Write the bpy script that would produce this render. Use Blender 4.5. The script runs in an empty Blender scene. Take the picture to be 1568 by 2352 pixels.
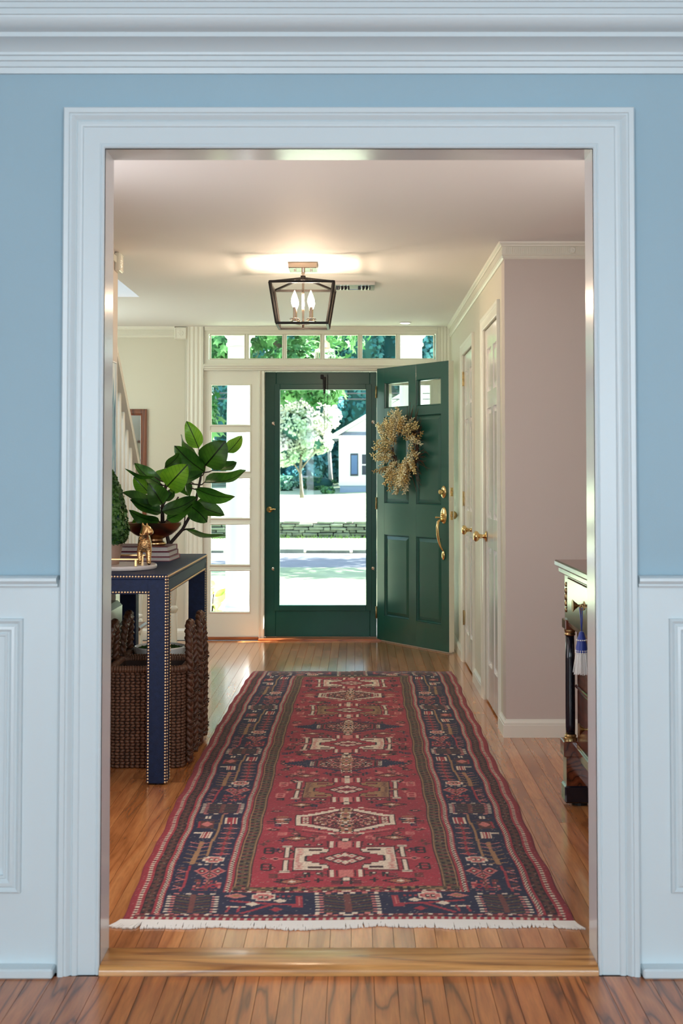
import bpy, math, random
import numpy as np
from mathutils import Vector, Matrix

# ------------------------------------------------------------------ camera, sky, sun, daylight, exposure
SC = bpy.context.scene
COL = SC.collection
cam_data = bpy.data.cameras.new('camera')
cam = bpy.data.objects.new('camera', cam_data); COL.objects.link(cam)
cam.location = (0, 0, 1.256)
cam.rotation_euler = (math.radians(90 + 1.9), 0, 0)
cam_data.sensor_fit = 'AUTO'; cam_data.sensor_width = 36
cam_data.lens = 2846 / 2352 * 36
cam_data.shift_x = -36 / 2352
cam_data.shift_y = -(1176 - (1087 - 2846 * math.tan(math.radians(1.9)))) / 2352
cam_data.clip_start = 0.05; cam_data.clip_end = 400
cam_data.dof.use_dof = True; cam_data.dof.focus_distance = 6.3; cam_data.dof.aperture_fstop = 7.1
SC.camera = cam

world = bpy.data.worlds.new('sky'); SC.world = world; world.use_nodes = True
wn = world.node_tree.nodes; wl = world.node_tree.links
bg = wn['Background']
sky = wn.new('ShaderNodeTexSky'); sky.sky_type = 'NISHITA'; sky.sun_disc = False
sky.sun_elevation = math.radians(42); sky.sun_rotation = math.radians(72); sky.air_density = 1.0; sky.dust_density = 1.5
wl.new(sky.outputs[0], bg.inputs[0]); bg.inputs[1].default_value = 0.6

def light(name, kind, loc, rot, energy, color, **kw):
    d = bpy.data.lights.new(name, kind); d.energy = energy; d.color = color
    for k, v in kw.items(): setattr(d, k, v)
    o = bpy.data.objects.new(name, d); COL.objects.link(o); o.location = loc; o.rotation_euler = rot
    return o
R = math.radians
sun = light('sun', 'SUN', (0, -5, 30), Vector((-0.70, -0.22, -0.67)).to_track_quat('-Z', 'Y').to_euler(), 48, (1, .97, .93), angle=R(.6))
# added area lights, unseen, for assumed window daylight behind the camera; no windows built
for wx in (-1.35, 1.35):
    light('assumed_dining_daylight', 'AREA', (wx, -2.4, 1.45), (R(90), 0, R(0)), 92, (.82, .93, 1.0), shape='RECTANGLE', size=1.2, size_y=1.7)
# added area light, unseen, high in the closed stairwell for assumed upstairs daylight
light('assumed_stairwell_daylight', 'AREA', (-2.22, 5.4, 3.9), (0, R(-62), 0), 160, (.78, .88, 1.0), shape='RECTANGLE', size=1.2, size_y=1.6)
# added fill lights, unseen, on both side walls to brighten the near hall
light('added_side_fill', 'AREA', (1.34, 3.95, 1.45), (R(90), 0, R(90)), 15, (1, .94, .90), shape='RECTANGLE', size=1.1, size_y=1.7)
light('added_side_fill', 'AREA', (-1.20, 4.05, 1.35), (R(90), 0, R(-90)), 18, (.97, .96, 1), shape='RECTANGLE', size=1.2, size_y=1.9)
# added fill light, unseen, by the stair wall, lighting the far end of the hall
light('added_stair_fill', 'AREA', (-2.27, 8.35, 1.75), (R(90), 0, R(-90)), 15, (.88, 1.0, .92), shape='RECTANGLE', size=1.3, size_y=1.1)
for px0, pz0, sx, sz in ((-.28, 1.08, .66, 1.64), (-.28, 2.22, 1.74, .2), (-.96, 1.07, .32, 1.74)):
    po = light('door_portal', 'AREA', (px0, 9.66, pz0), (R(-90), 0, 0), 1, (1, 1, 1), shape='RECTANGLE', size=sx, size_y=sz)
    po.data.cycles.is_portal = True

SC.view_settings.view_transform = 'Standard'; SC.view_settings.look = 'None'
SC.view_settings.exposure = 0.0; SC.view_settings.gamma = 1.0
SC.view_settings.use_curve_mapping = False
cy = SC.cycles
cy.use_denoising = True; cy.max_bounces = 10; cy.diffuse_bounces = 6; cy.glossy_bounces = 4
cy.transparent_max_bounces = 16; cy.caustics_reflective = False; cy.caustics_refractive = False
cy.sample_clamp_indirect = 6

# ------------------------------------------------------------------ helpers
rng = random.Random(7)
LOC = {}
def V(*a): return Vector(a)

class MB:
    def __init__(s): s.v = []; s.f = []; s.uv = []
    def add(s, vs, fs):
        n = len(s.v); s.v += [tuple(p) for p in vs]; s.f += [tuple(i + n for i in f) for f in fs]; return s
    def box(s, x0, x1, y0, y1, z0, z1):
        return s.add([(x0,y0,z0),(x1,y0,z0),(x1,y1,z0),(x0,y1,z0),(x0,y0,z1),(x1,y0,z1),(x1,y1,z1),(x0,y1,z1)],
                     [(3,2,1,0),(4,5,6,7),(0,1,5,4),(1,2,6,5),(2,3,7,6),(3,0,4,7)])
    def cbox(s, x0, x1, y0, y1, z0, z1, b=.003):     # box with chamfered edges
        xs, ys, zs = (x0, x1), (y0, y1), (z0, z1); sg = (1, -1); vs = []; ix = {}
        for i in (0,1):
            for j in (0,1):
                for k in (0,1):
                    for a in range(3):
                        p = [xs[i] + sg[i]*b, ys[j] + sg[j]*b, zs[k] + sg[k]*b]
                        p[a] = (xs[i], ys[j], zs[k])[a]
                        ix[i,j,k,a] = len(vs); vs.append(p)
        fs = []
        for a in range(3):
            u, w = (a+1) % 3, (a+2) % 3
            for e in (0,1):
                q = []
                for (m, n) in ((0,0),(1,0),(1,1),(0,1)):
                    c = [0,0,0]; c[a] = e; c[u] = m; c[w] = n; q.append(ix[c[0],c[1],c[2],a])
                fs.append(q if e else q[::-1])
            for m in (0,1):
                for n in (0,1):                       # edge along a between faces u, w
                    c0 = [0,0,0]; c1 = [0,0,0]; c1[a] = 1
                    c0[u] = c1[u] = m; c0[w] = c1[w] = n
                    q = [ix[(*c0, u)], ix[(*c1, u)], ix[(*c1, w)], ix[(*c0, w)]]
                    fs.append(q if (m ^ n) else q[::-1])
        for i in (0,1):
            for j in (0,1):
                for k in (0,1):
                    q = [ix[i,j,k,0], ix[i,j,k,1], ix[i,j,k,2]]
                    fs.append(q if (i + j + k) % 2 == 1 else q[::-1])
        return s.add(vs, fs)
    def tube(s, pts, r, n=8, caps=True, closed=False):
        pts = [Vector(p) for p in pts]; m = len(pts)
        rs = r if isinstance(r, (list, tuple)) else [r]*m
        vs = []; fs = []; prev = None
        for i, p in enumerate(pts):
            if closed: t = pts[(i+1) % m] - pts[i-1]
            else: t = pts[min(i+1, m-1)] - pts[max(i-1, 0)]
            t = t.normalized() if t.length > 1e-9 else Vector((0,0,1))
            if prev is None:
                a = t.orthogonal().normalized()
            else:
                a = prev - t*prev.dot(t); a = a.normalized() if a.length > 1e-6 else t.orthogonal().normalized()
            prev = a; b = t.cross(a)
            for k in range(n):
                an = 2*math.pi*k/n
                vs.append(p + (a*math.cos(an) + b*math.sin(an))*rs[i])
        for i in range(m if closed else m-1):
            j = (i+1) % m
            for k in range(n):
                l = (k+1) % n
                fs.append((i*n+k, i*n+l, j*n+l, j*n+k))
        if caps and not closed:
            fs.append(tuple(range(n))[::-1]); fs.append(tuple(range((m-1)*n, m*n)))
        return s.add(vs, fs)
    def cyl(s, p0, p1, r0, r1=None, n=16): return s.tube([p0, p1], [r0, r0 if r1 is None else r1], n)
    def bar(s, p0, p1, w, h=None, up=(0,0,1)):       # square bar
        p0, p1 = Vector(p0), Vector(p1); t = (p1-p0).normalized(); h = h or w
        a = t.cross(Vector(up)); a = a.normalized() if a.length > 1e-4 else t.orthogonal().normalized(); b = a.cross(t)
        vs = []
        for p in (p0, p1):
            for m, n in ((-1,-1),(1,-1),(1,1),(-1,1)): vs.append(p + a*m*w/2 + b*n*h/2)
        return s.add(vs, [(0,1,2,3),(7,6,5,4),(0,4,5,1),(1,5,6,2),(2,6,7,3),(3,7,4,0)])
    def lathe(s, prof, c=(0,0,0), n=24, axis='z', sx=1, sy=1):
        vs = []; fs = []; m = len(prof)
        for r, h in prof:
            for k in range(n):
                a = 2*math.pi*k/n; x, y = r*math.cos(a)*sx, r*math.sin(a)*sy
                p = (x, y, h) if axis == 'z' else ((h, x, y) if axis == 'x' else (y, h, x))
                vs.append((p[0]+c[0], p[1]+c[1], p[2]+c[2]))
        for i in range(m-1):
            for k in range(n):
                l = (k+1) % n; fs.append((i*n+k, i*n+l, (i+1)*n+l, (i+1)*n+k))
        if prof[0][0] > 1e-5: fs.append(tuple(range(n))[::-1])
        if prof[-1][0] > 1e-5: fs.append(tuple(range((m-1)*n, m*n)))
        return s.add(vs, fs)
    def ball(s, c, r, nu=8, nv=5, sc=(1,1,1), M=None):
        vs = []; fs = []
        for j in range(1, nv):
            th = math.pi*j/nv
            for k in range(nu):
                ph = 2*math.pi*k/nu
                vs.append(Vector((r*sc[0]*math.sin(th)*math.cos(ph), r*sc[1]*math.sin(th)*math.sin(ph), r*sc[2]*math.cos(th))))
        vs.append(Vector((0,0,r*sc[2]))); vs.append(Vector((0,0,-r*sc[2]))); T = len(vs)-2; B = T+1
        for j in range(nv-2):
            for k in range(nu):
                l = (k+1) % nu; fs.append((j*nu+k, (j+1)*nu+k, (j+1)*nu+l, j*nu+l))
        for k in range(nu):
            l = (k+1) % nu; fs.append((T, k, l)); fs.append((B, (nv-2)*nu+l, (nv-2)*nu+k))
        if M is not None: vs = [M @ v for v in vs]
        c = Vector(c); return s.add([v + c for v in vs], fs)
    def mould(s, path, nrm, prof, closed=False):      # sweep prof (a: sideways, b: along nrm) round a path lying in the plane of nrm
        path = [Vector(p) for p in path]; nrm = Vector(nrm).normalized(); m = len(path); k = len(prof); vs = []; fs = []
        for i, p in enumerate(path):
            d0 = (p - path[i-1]).normalized() if (i > 0 or closed) else None
            d1 = (path[(i+1) % m] - p).normalized() if (i < m-1 or closed) else None
            d0 = d0 or d1; d1 = d1 or d0
            s0, s1 = nrm.cross(d0), nrm.cross(d1)
            mt = (s0 + s1); mt = mt / max(1e-6, (1 + s0.dot(s1)))
            for a, b in prof: vs.append(p + mt*a + nrm*b)
        for i in range(m if closed else m-1):
            j = (i+1) % m
            for q in range(k-1): fs.append((i*k+q, j*k+q, j*k+q+1, i*k+q+1))
        if not closed: fs.append(tuple(range(k))[::-1]); fs.append(tuple(range((m-1)*k, m*k)))
        return s.add(vs, fs)
    def prism(s, poly, y0, y1, plane='xz'):           # extrude a polygon
        n = len(poly)
        f = {'xz': lambda p, t: (p[0], t, p[1]), 'yz': lambda p, t: (t, p[0], p[1]), 'xy': lambda p, t: (p[0], p[1], t)}[plane]
        vs = [f(p, y0) for p in poly] + [f(p, y1) for p in poly]
        return s.add(vs, [tuple(range(n)), tuple(range(n, 2*n))[::-1]] + [(i, i+n, (i+1) % n + n, (i+1) % n) for i in range(n)])
    def xform(s, M, start=0):
        s.v = s.v[:start] + [tuple(M @ Vector(p)) for p in s.v[start:]]; return s
    def build(s, name, mat, parent=None, smooth=False, local=False, fix=True):
        me = bpy.data.meshes.new(name)
        vs = s.v
        base = LOC.get(parent.name) if parent else None
        if base is not None and not local:
            vs = [(p[0]-base[0], p[1]-base[1], p[2]-base[2]) for p in vs]
        me.from_pydata(vs, [], s.f)
        if s.uv:
            u = me.uv_layers.new(name='UVMap')
            flat = [c for f in s.f for i in f for c in s.uv[i]]
            u.data.foreach_set('uv', flat)
        for m in (mat if isinstance(mat, (list, tuple)) else [mat]): me.materials.append(m)
        if fix:
            import bmesh
            bm = bmesh.new(); bm.from_mesh(me); bmesh.ops.recalc_face_normals(bm, faces=bm.faces); bm.to_mesh(me); bm.free()
        if smooth is True: me.polygons.foreach_set('use_smooth', [True]*len(me.polygons))
        elif smooth:
            me.polygons.foreach_set('use_smooth', [True]*len(me.polygons))
            me.set_sharp_from_angle(angle=R(smooth))
        o = bpy.data.objects.new(name, me); COL.objects.link(o)
        if parent:
            o.parent = parent
            if base is not None: LOC[o.name] = base
        return o

def tag(o, label=None, cat=None, group=None, kind=None):
    if label: o['label'] = label
    if cat: o['category'] = cat
    if group: o['group'] = group
    if kind: o['kind'] = kind
    return o
def thing(name, label, cat, loc=(0,0,0), rz=0, group=None, kind=None):
    o = bpy.data.objects.new(name, None); COL.objects.link(o); o.empty_display_size = .05
    o.location = loc; o.rotation_euler = (0, 0, rz); LOC[o.name] = Vector(loc)
    return tag(o, label, cat, group, kind)
def struct(name, mb, mat, label=None, cat=None, parent=None, smooth=False):
    o = mb.build(name, mat, parent, smooth)
    LOC[o.name] = LOC.get(o.name, Vector((0,0,0)))
    if parent is None: tag(o, label, cat, None, 'structure')
    return o
def stuff(o): o['kind'] = 'stuff'; return o
def copy_tree(o, parent=None):
    c = o.copy(); COL.objects.link(c)
    if parent: c.parent = parent
    for ch in list(o.children): copy_tree(ch, c)
    return c

# ------------------------------------------------------------------ materials
def srgb(r, g, b):
    f = lambda c: (c/255/12.92) if c/255 <= .04045 else ((c/255+.055)/1.055)**2.4
    return (f(r), f(g), f(b), 1)
def new_mat(name):
    m = bpy.data.materials.new(name); m.use_nodes = True
    return m, m.node_tree.nodes, m.node_tree.links, m.node_tree.nodes['Principled BSDF']
def P(name, col, rough=.5, metal=0, coat=0, var=None, bump=None, rand=0, emit=None, sheen=0, trans=0, vcol2=None, spec=.5):
    """plain paint / metal / cloth; var=(scale, amount) mottles, bump=(scale, strength), rand = value shift per object"""
    m, n, l, b = new_mat(name)
    b.inputs['Base Color'].default_value = col; b.inputs['Roughness'].default_value = rough
    b.inputs['Metallic'].default_value = metal; b.inputs['Coat Weight'].default_value = coat
    b.inputs['Coat Roughness'].default_value = .08; b.inputs['Sheen Weight'].default_value = sheen
    b.inputs['Specular IOR Level'].default_value = spec
    if trans: b.inputs['Transmission Weight'].default_value = trans
    if emit: b.inputs['Emission Color'].default_value = emit[0]; b.inputs['Emission Strength'].default_value = emit[1]
    tc = n.new('ShaderNodeTexCoord'); last = None
    if var:
        nz = n.new('ShaderNodeTexNoise'); nz.inputs['Scale'].default_value = var[0]; nz.inputs['Detail'].default_value = 5
        l.new(tc.outputs['Object'], nz.inputs['Vector'])
        mr = n.new('ShaderNodeMapRange'); mr.inputs[1].default_value = .3; mr.inputs[2].default_value = .7
        l.new(nz.outputs['Fac'], mr.inputs[0])
        mx = n.new('ShaderNodeMix'); mx.data_type = 'RGBA'
        l.new(mr.outputs[0], mx.inputs[0])
        c2 = vcol2 or tuple(c*(1-var[1]) for c in col[:3]) + (1,)
        mx.inputs[6].default_value = c2; mx.inputs[7].default_value = col
        last = mx.outputs[2]
    if rand:
        oi = n.new('ShaderNodeObjectInfo'); hs = n.new('ShaderNodeHueSaturation')
        mr = n.new('ShaderNodeMapRange'); mr.inputs[3].default_value = 1-rand; mr.inputs[4].default_value = 1+rand
        l.new(oi.outputs['Random'], mr.inputs[0]); l.new(mr.outputs[0], hs.inputs['Value'])
        hs.inputs['Color'].default_value = col
        if last: l.new(last, hs.inputs['Color'])
        last = hs.outputs[0]
    if last: l.new(last, b.inputs['Base Color'])
    if bump:
        nz = n.new('ShaderNodeTexNoise'); nz.inputs['Scale'].default_value = bump[0]; nz.inputs['Detail'].default_value = 3
        l.new(tc.outputs['Object'], nz.inputs['Vector'])
        bp = n.new('ShaderNodeBump'); bp.inputs['Strength'].default_value = bump[1]; bp.inputs['Distance'].default_value = .004
        l.new(nz.outputs['Fac'], bp.inputs['Height']); l.new(bp.outputs[0], b.inputs['Normal'])
    return m
def wood(name, light_c, mid_c, dark_c, rough=.3, coat=.3, ax=1, scale=1.0, rand=.18, ring=9):
    """oak-like grain running along axis ax, shifted per object"""
    m, n, l, b = new_mat(name)
    tc = n.new('ShaderNodeTexCoord'); oi = n.new('ShaderNodeObjectInfo'); mp = n.new('ShaderNodeMapping')
    sc = [11*scale]*3; sc[ax] = .9*scale; mp.inputs['Scale'].default_value = sc
    cmb = n.new('ShaderNodeCombineXYZ'); mu = n.new('ShaderNodeMath'); mu.operation = 'MULTIPLY'; mu.inputs[1].default_value = 57
    l.new(oi.outputs['Random'], mu.inputs[0]); [l.new(mu.outputs[0], cmb.inputs[i]) for i in range(3)]
    l.new(tc.outputs['Object'], mp.inputs['Vector']); l.new(cmb.outputs[0], mp.inputs['Location'])
    n1 = n.new('ShaderNodeTexNoise'); n1.inputs['Scale'].default_value = 1; n1.inputs['Detail'].default_value = 2.5; n1.inputs['Roughness'].default_value = .45
    l.new(mp.outputs[0], n1.inputs['Vector'])
    m1 = n.new('ShaderNodeMath'); m1.operation = 'MULTIPLY'; m1.inputs[1].default_value = ring
    m2 = n.new('ShaderNodeMath'); m2.operation = 'PINGPONG'; m2.inputs[1].default_value = .5
    l.new(n1.outputs['Fac'], m1.inputs[0]); l.new(m1.outputs[0], m2.inputs[0])
    r1 = n.new('ShaderNodeValToRGB'); e = r1.color_ramp.elements
    e[0].position = .0; e[0].color = dark_c; e[1].position = .5; e[1].color = light_c
    x = r1.color_ramp.elements.new(.13); x.color = mid_c
    l.new(m2.outputs[0], r1.inputs[0])
    n2 = n.new('ShaderNodeTexNoise'); n2.inputs['Scale'].default_value = 14; n2.inputs['Detail'].default_value = 3
    l.new(mp.outputs[0], n2.inputs['Vector'])
    r2 = n.new('ShaderNodeMapRange'); r2.inputs[1].default_value = .35; r2.inputs[2].default_value = .6; r2.inputs[3].default_value = .88; r2.inputs[4].default_value = 1.06
    l.new(n2.outputs['Fac'], r2.inputs[0])
    hs = n.new('ShaderNodeHueSaturation'); mr = n.new('ShaderNodeMapRange'); mr.inputs[3].default_value = 1-rand; mr.inputs[4].default_value = 1+rand
    l.new(oi.outputs['Random'], mr.inputs[0])
    mm = n.new('ShaderNodeMath'); mm.operation = 'MULTIPLY'; l.new(mr.outputs[0], mm.inputs[0]); l.new(r2.outputs[0], mm.inputs[1])
    l.new(mm.outputs[0], hs.inputs['Value']); l.new(r1.outputs[0], hs.inputs['Color']); l.new(hs.outputs[0], b.inputs['Base Color'])
    b.inputs['Roughness'].default_value = rough; b.inputs['Coat Weight'].default_value = coat; b.inputs['Coat Roughness'].default_value = .12
    bp = n.new('ShaderNodeBump'); bp.inputs['Strength'].default_value = .03; bp.inputs['Distance'].default_value = .002
    l.new(n2.outputs['Fac'], bp.inputs['Height']); l.new(bp.outputs[0], b.inputs['Normal'])
    return m
def glass(name, tint=(.97, 1, .99, 1), refl=.6):
    m = bpy.data.materials.new(name); m.use_nodes = True; n = m.node_tree.nodes; l = m.node_tree.links; n.clear()
    o = n.new('ShaderNodeOutputMaterial'); t = n.new('ShaderNodeBsdfTransparent'); g = n.new('ShaderNodeBsdfGlossy'); mx = n.new('ShaderNodeMixShader')
    t.inputs[0].default_value = tint; g.inputs['Roughness'].default_value = .01
    fr = n.new('ShaderNodeFresnel'); fr.inputs[0].default_value = 1.45; mu = n.new('ShaderNodeMath'); mu.operation = 'MULTIPLY'; mu.inputs[1].default_value = refl
    l.new(fr.outputs[0], mu.inputs[0]); l.new(mu.outputs[0], mx.inputs[0]); l.new(t.outputs[0], mx.inputs[1]); l.new(g.outputs[0], mx.inputs[2]); l.new(mx.outputs[0], o.inputs[0])
    return m
def leaf_mat(name, c1, c2, vein=None, rough=.35, transl=.35, sc=6, per_obj=0.0):
    m, n, l, b = new_mat(name)
    tc = n.new('ShaderNodeTexCoord'); nz = n.new('ShaderNodeTexNoise'); nz.inputs['Scale'].default_value = sc; nz.inputs['Detail'].default_value = 3
    l.new(tc.outputs['Object'], nz.inputs['Vector'])
    mr = n.new('ShaderNodeMapRange'); mr.inputs[1].default_value = .38; mr.inputs[2].default_value = .62; l.new(nz.outputs['Fac'], mr.inputs[0])
    mx = n.new('ShaderNodeMix'); mx.data_type = 'RGBA'; l.new(mr.outputs[0], mx.inputs[0])
    mx.inputs[6].default_value = c1; mx.inputs[7].default_value = c2; last = mx.outputs[2]
    if vein:
        sp = n.new('ShaderNodeSeparateXYZ'); l.new(tc.outputs['UV'], sp.inputs[0])
        def M(op, a, bb=None):
            q = n.new('ShaderNodeMath'); q.operation = op
            for i, z in enumerate((a, bb)):
                if z is None: continue
                if isinstance(z, (int, float)): q.inputs[i].default_value = z
                else: l.new(z, q.inputs[i])
            return q.outputs[0]
        au = M('ABSOLUTE', M('SUBTRACT', sp.outputs[0], .5))
        mid = M('LESS_THAN', au, .022)
        side = M('LESS_THAN', M('ABSOLUTE', M('SUBTRACT', M('FRACT', M('SUBTRACT', M('MULTIPLY', sp.outputs[1], 8), M('MULTIPLY', au, 5))), .5)), .045)
        side = M('MULTIPLY', side, .45)
        vf = M('MAXIMUM', mid, side)
        m2 = n.new('ShaderNodeMix'); m2.data_type = 'RGBA'; l.new(vf, m2.inputs[0]); l.new(last, m2.inputs[6]); m2.inputs[7].default_value = vein; last = m2.outputs[2]
    if per_obj:
        oi = n.new('ShaderNodeObjectInfo'); hs = n.new('ShaderNodeHueSaturation'); q = n.new('ShaderNodeMapRange')
        q.inputs[3].default_value = 1-per_obj; q.inputs[4].default_value = 1+per_obj; l.new(oi.outputs['Random'], q.inputs[0])
        l.new(q.outputs[0], hs.inputs['Value']); l.new(last, hs.inputs['Color']); last = hs.outputs[0]
    l.new(last, b.inputs['Base Color']); b.inputs['Roughness'].default_value = rough
    if transl:
        t = n.new('ShaderNodeBsdfTranslucent'); l.new(last, t.inputs[0]); ms = n.new('ShaderNodeMixShader'); ms.inputs[0].default_value = transl
        o = n['Material Output']; l.new(b.outputs[0], ms.inputs[1]); l.new(t.outputs[0], ms.inputs[2]); l.new(ms.outputs[0], o.inputs[0])
    return m

M = {}
M['blue'] = P('blue_wall_paint', (.345, .495, .58, 1), .55, bump=(250, .05), var=(1.5, .04))
M['dtrim'] = P('white_gloss_paint_dining', (.66, .735, .76, 1), .32, bump=(60, .03))
M['jamb'] = P('white_gloss_jamb', (.66, .66, .66, 1), .16, bump=(30, .03))
M['hwall'] = P('warm_wall_paint', (.58, .51, .455, 1), .6, bump=(250, .04))
M['hwall2'] = P('cream_wall_paint', (.63, .605, .49, 1), .6, bump=(250, .04))
M['htrim'] = P('cream_trim_paint', (.79, .78, .675, 1), .3)
M['cdoor'] = P('white_gloss_closet_paint', (.80, .78, .73, 1), .14)
M['ceil'] = P('ceiling_paint', (.80, .78, .755, 1), .7, bump=(120, .05))
M['dceil'] = P('dining_ceiling_paint', (.8, .82, .83, 1), .7)
M['shaft'] = P('pale_blue_stairwell_paint', (.55, .66, .74, 1), .7)
M['oak'] = wood('oak_strip_floor', srgb(208,140,84), srgb(190,120,68), srgb(166,102,56), .24, .8, 1, 1.0, .17, 4)
M['oakd'] = wood('oak_strip_dining', srgb(190,116,64), srgb(170,96,50), srgb(106,56,28), .3, .3, 1, 1.1, .12, 7)
M['oakt'] = wood('oak_threshold', srgb(206,148,84), srgb(188,128,66), srgb(140,86,40), .3, .3, 0, .9, .0, 8)
M['sub'] = P('dark_subfloor', srgb(58,34,20), .7)
M['redwood'] = wood('red_stained_sill', srgb(184,104,58), srgb(168,90,48), srgb(120,60,30), .3, .3, 0)
M['green'] = P('dark_green_door_paint', (.0095, .086, .064, 1), .27, coat=.2, bump=(70, .05), var=(3, .12))
M['green2'] = P('dark_green_storm_paint', (.010, .080, .060, 1), .30, bump=(70, .06), var=(4, .15), spec=.32)
M['brass'] = P('polished_brass', (.78, .56, .26, 1), .18, 1)
M['obrass'] = P('aged_brass', (.55, .38, .17, 1), .34, 1, var=(40, .5))
M['gold'] = P('hammered_gold', (.72, .45, .20, 1), .24, 1, bump=(160, .35))
M['bronze'] = P('bronze_bowl_metal', (.34, .19, .095, 1), .3, 1, var=(9, .45))
M['iron'] = P('black_iron', (.010, .008, .007, 1), .5, 0, spec=.25)
M['nickel'] = P('warm_polished_nickel', (.72, .60, .50, 1), .12, 1)
M['steel'] = P('polished_steel', (.8, .8, .8, 1), .1, 1)
def bulb_mat():
    m = bpy.data.materials.new('lit_candle_bulb'); m.use_nodes = True; n = m.node_tree.nodes; l = m.node_tree.links; n.clear()
    o = n.new('ShaderNodeOutputMaterial'); t = n.new('ShaderNodeBsdfTransparent'); e = n.new('ShaderNodeEmission'); a = n.new('ShaderNodeAddShader')
    e.inputs[0].default_value = (1, .76, .52, 1); e.inputs[1].default_value = 42; t.inputs[0].default_value = (.9, .86, .8, 1)
    l.new(t.outputs[0], a.inputs[0]); l.new(e.outputs[0], a.inputs[1]); l.new(a.outputs[0], o.inputs[0]); return m
M['bulb'] = bulb_mat()
M['glass'] = glass('clear_glass', refl=.3)
M['crystal'] = P('crystal_bobeche', (.95, .93, .9, 1), .04, trans=.9)
M['navy'] = P('navy_grasscloth', (.006, .018, .062, 1), .6, var=(55, .35), bump=(300, .3), spec=.3)
M['nail'] = P('brass_nailhead', (.82, .62, .38, 1), .3, 1)
M['wicker'] = P('dark_brown_wicker', srgb(112,76,54), .5, var=(25, .4), bump=(120, .4))
M['wick_in'] = P('wicker_inner', srgb(48,30,21), .7)
M['wick_b'] = P('braided_hyacinth', srgb(98,60,38), .42, var=(30, .5), bump=(90, .5))
M['marble'] = P('pink_white_marble', (.72, .66, .62, 1), .2, var=(14, .18))
M['page'] = P('book_pages', (.62, .58, .54, 1), .7, var=(200, .1))
M['bookred'] = P('burgundy_book_cloth', srgb(104,32,48), .5)
M['bookgrey'] = P('mauve_grey_book_cloth', srgb(128,104,104), .55)
M['bookpink'] = P('dusty_rose_book_cloth', srgb(150,92,100), .55)
M['pot'] = P('fluted_taupe_pot', srgb(170,140,122), .5, var=(20, .15))
M['whitepot'] = P('white_ceramic', (.72, .75, .72, 1), .3)
M['moss'] = leaf_mat('moss', srgb(40,74,28), srgb(70,110,40), None, .8, .1, 40)
M['soil'] = P('dark_potting_moss', srgb(30,24,18), .9)
M['boxwood'] = leaf_mat('boxwood_leaf', srgb(34,72,26), srgb(72,116,46), None, .4, .15, 30)
M['leaf'] = leaf_mat('glossy_broad_leaf', srgb(40,86,28), srgb(74,128,40), srgb(18,40,14), .3, .38, 9, .25)
M['leafb'] = leaf_mat('bright_broad_leaf', srgb(98,158,38), srgb(130,186,50), srgb(30,58,14), .3, .45, 9, .12)
M['stem'] = P('dark_brown_stem', srgb(46,30,24), .6, bump=(80, .4))
M['enamel'] = P('pale_enamel', (.60, .63, .56, 1), .25)
M['black'] = P('black_gap', (.006, .006, .007, 1), .6)
M['mahog'] = wood('polished_mahogany', srgb(104,52,30), srgb(84,38,22), srgb(46,20,12), .16, .6, 1, .8, .05)
M['mahogx'] = wood('polished_mahogany_front', srgb(96,50,30), srgb(78,38,24), srgb(44,22,14), .22, .45, 1, .6, .08)
M['ebony'] = P('ebonised_column', (.006, .008, .014, 1), .16, coat=.3)
M['tassel_b'] = P('royal_blue_silk', srgb(24,52,140), .45, sheen=.4)
M['tassel_w'] = P('ivory_silk_thread', (.88, .86, .82, 1), .5, sheen=.3)
M['frame'] = wood('mahogany_frame', srgb(120,66,36), srgb(98,50,26), srgb(62,30,16), .3, .3, 2)
M['mirror'] = P('mirror_glass', (.86, .88, .86, 1), .03, 1)
M['white_ext'] = P('white_exterior_paint', (.80, .80, .81, 1), .5)
M['roof'] = P('grey_roof_shingle', srgb(150,156,170), .8, var=(8, .2))
M['shutter'] = P('slate_blue_shutter', srgb(70,96,140), .6)
M['dark_ext'] = P('navy_shutter_frame', srgb(28,36,58), .5)
M['found'] = P('pale_concrete_foundation', srgb(150,165,185), .8)
M['stone'] = P('grey_green_fieldstone', srgb(108,116,104), .85, var=(5, .4), rand=.38, bump=(14, .6))
M['stoneback'] = P('wall_gap_dark', srgb(24,26,24), .9)
M['asph'] = P('road_asphalt', srgb(138,140,146), .9, var=(2, .2))
M['bark'] = P('grey_bark', srgb(120,108,98), .8, var=(6, .4), bump=(20, .5))
M['birch'] = P('pale_bark', srgb(190,182,172), .8, var=(5, .3))
def ground_mat(name, c1, c2):
    return P(name, c1, .95, var=(1.3, .4), vcol2=c2, bump=(30, .5), spec=.1)
M['lawn'] = ground_mat('pale_bounce_lawn', srgb(176,188,156), srgb(156,172,136))  # grass lightened beyond its own green to bounce more daylight into the hall
M['lawn2'] = ground_mat('green_verge', srgb(120,142,88), srgb(96,124,70))
M['fol_m'] = leaf_mat('maple_leaf', srgb(52,112,62), srgb(100,152,92), None, .45, .3, 1.2)
M['fol_y'] = leaf_mat('pale_dogwood_leaf', srgb(168,196,168), srgb(232,226,220), None, .4, .3, .9)
M['fol_d'] = leaf_mat('dark_wood_leaf', srgb(46,120,118), srgb(104,172,160), None, .6, .25, .35)
M['fol_d2'] = leaf_mat('blue_green_wood_leaf', srgb(48,124,136), srgb(112,178,178), None, .6, .25, .5)
M['fol_s'] = leaf_mat('shrub_leaf', srgb(84,140,110), srgb(130,176,150), None, .5, .2, 2)
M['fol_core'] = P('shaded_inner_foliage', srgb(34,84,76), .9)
M['fern'] = leaf_mat('hosta_leaf', srgb(110,160,60), srgb(206,186,120), None, .5, .3, 5)
M['gberry'] = P('gilded_berry', (.80, .64, .32, 1), .26, .6, rand=.2)
M['gberry2'] = P('pale_gilded_berry', (.88, .80, .55, 1), .24, .5, rand=.15)
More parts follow.
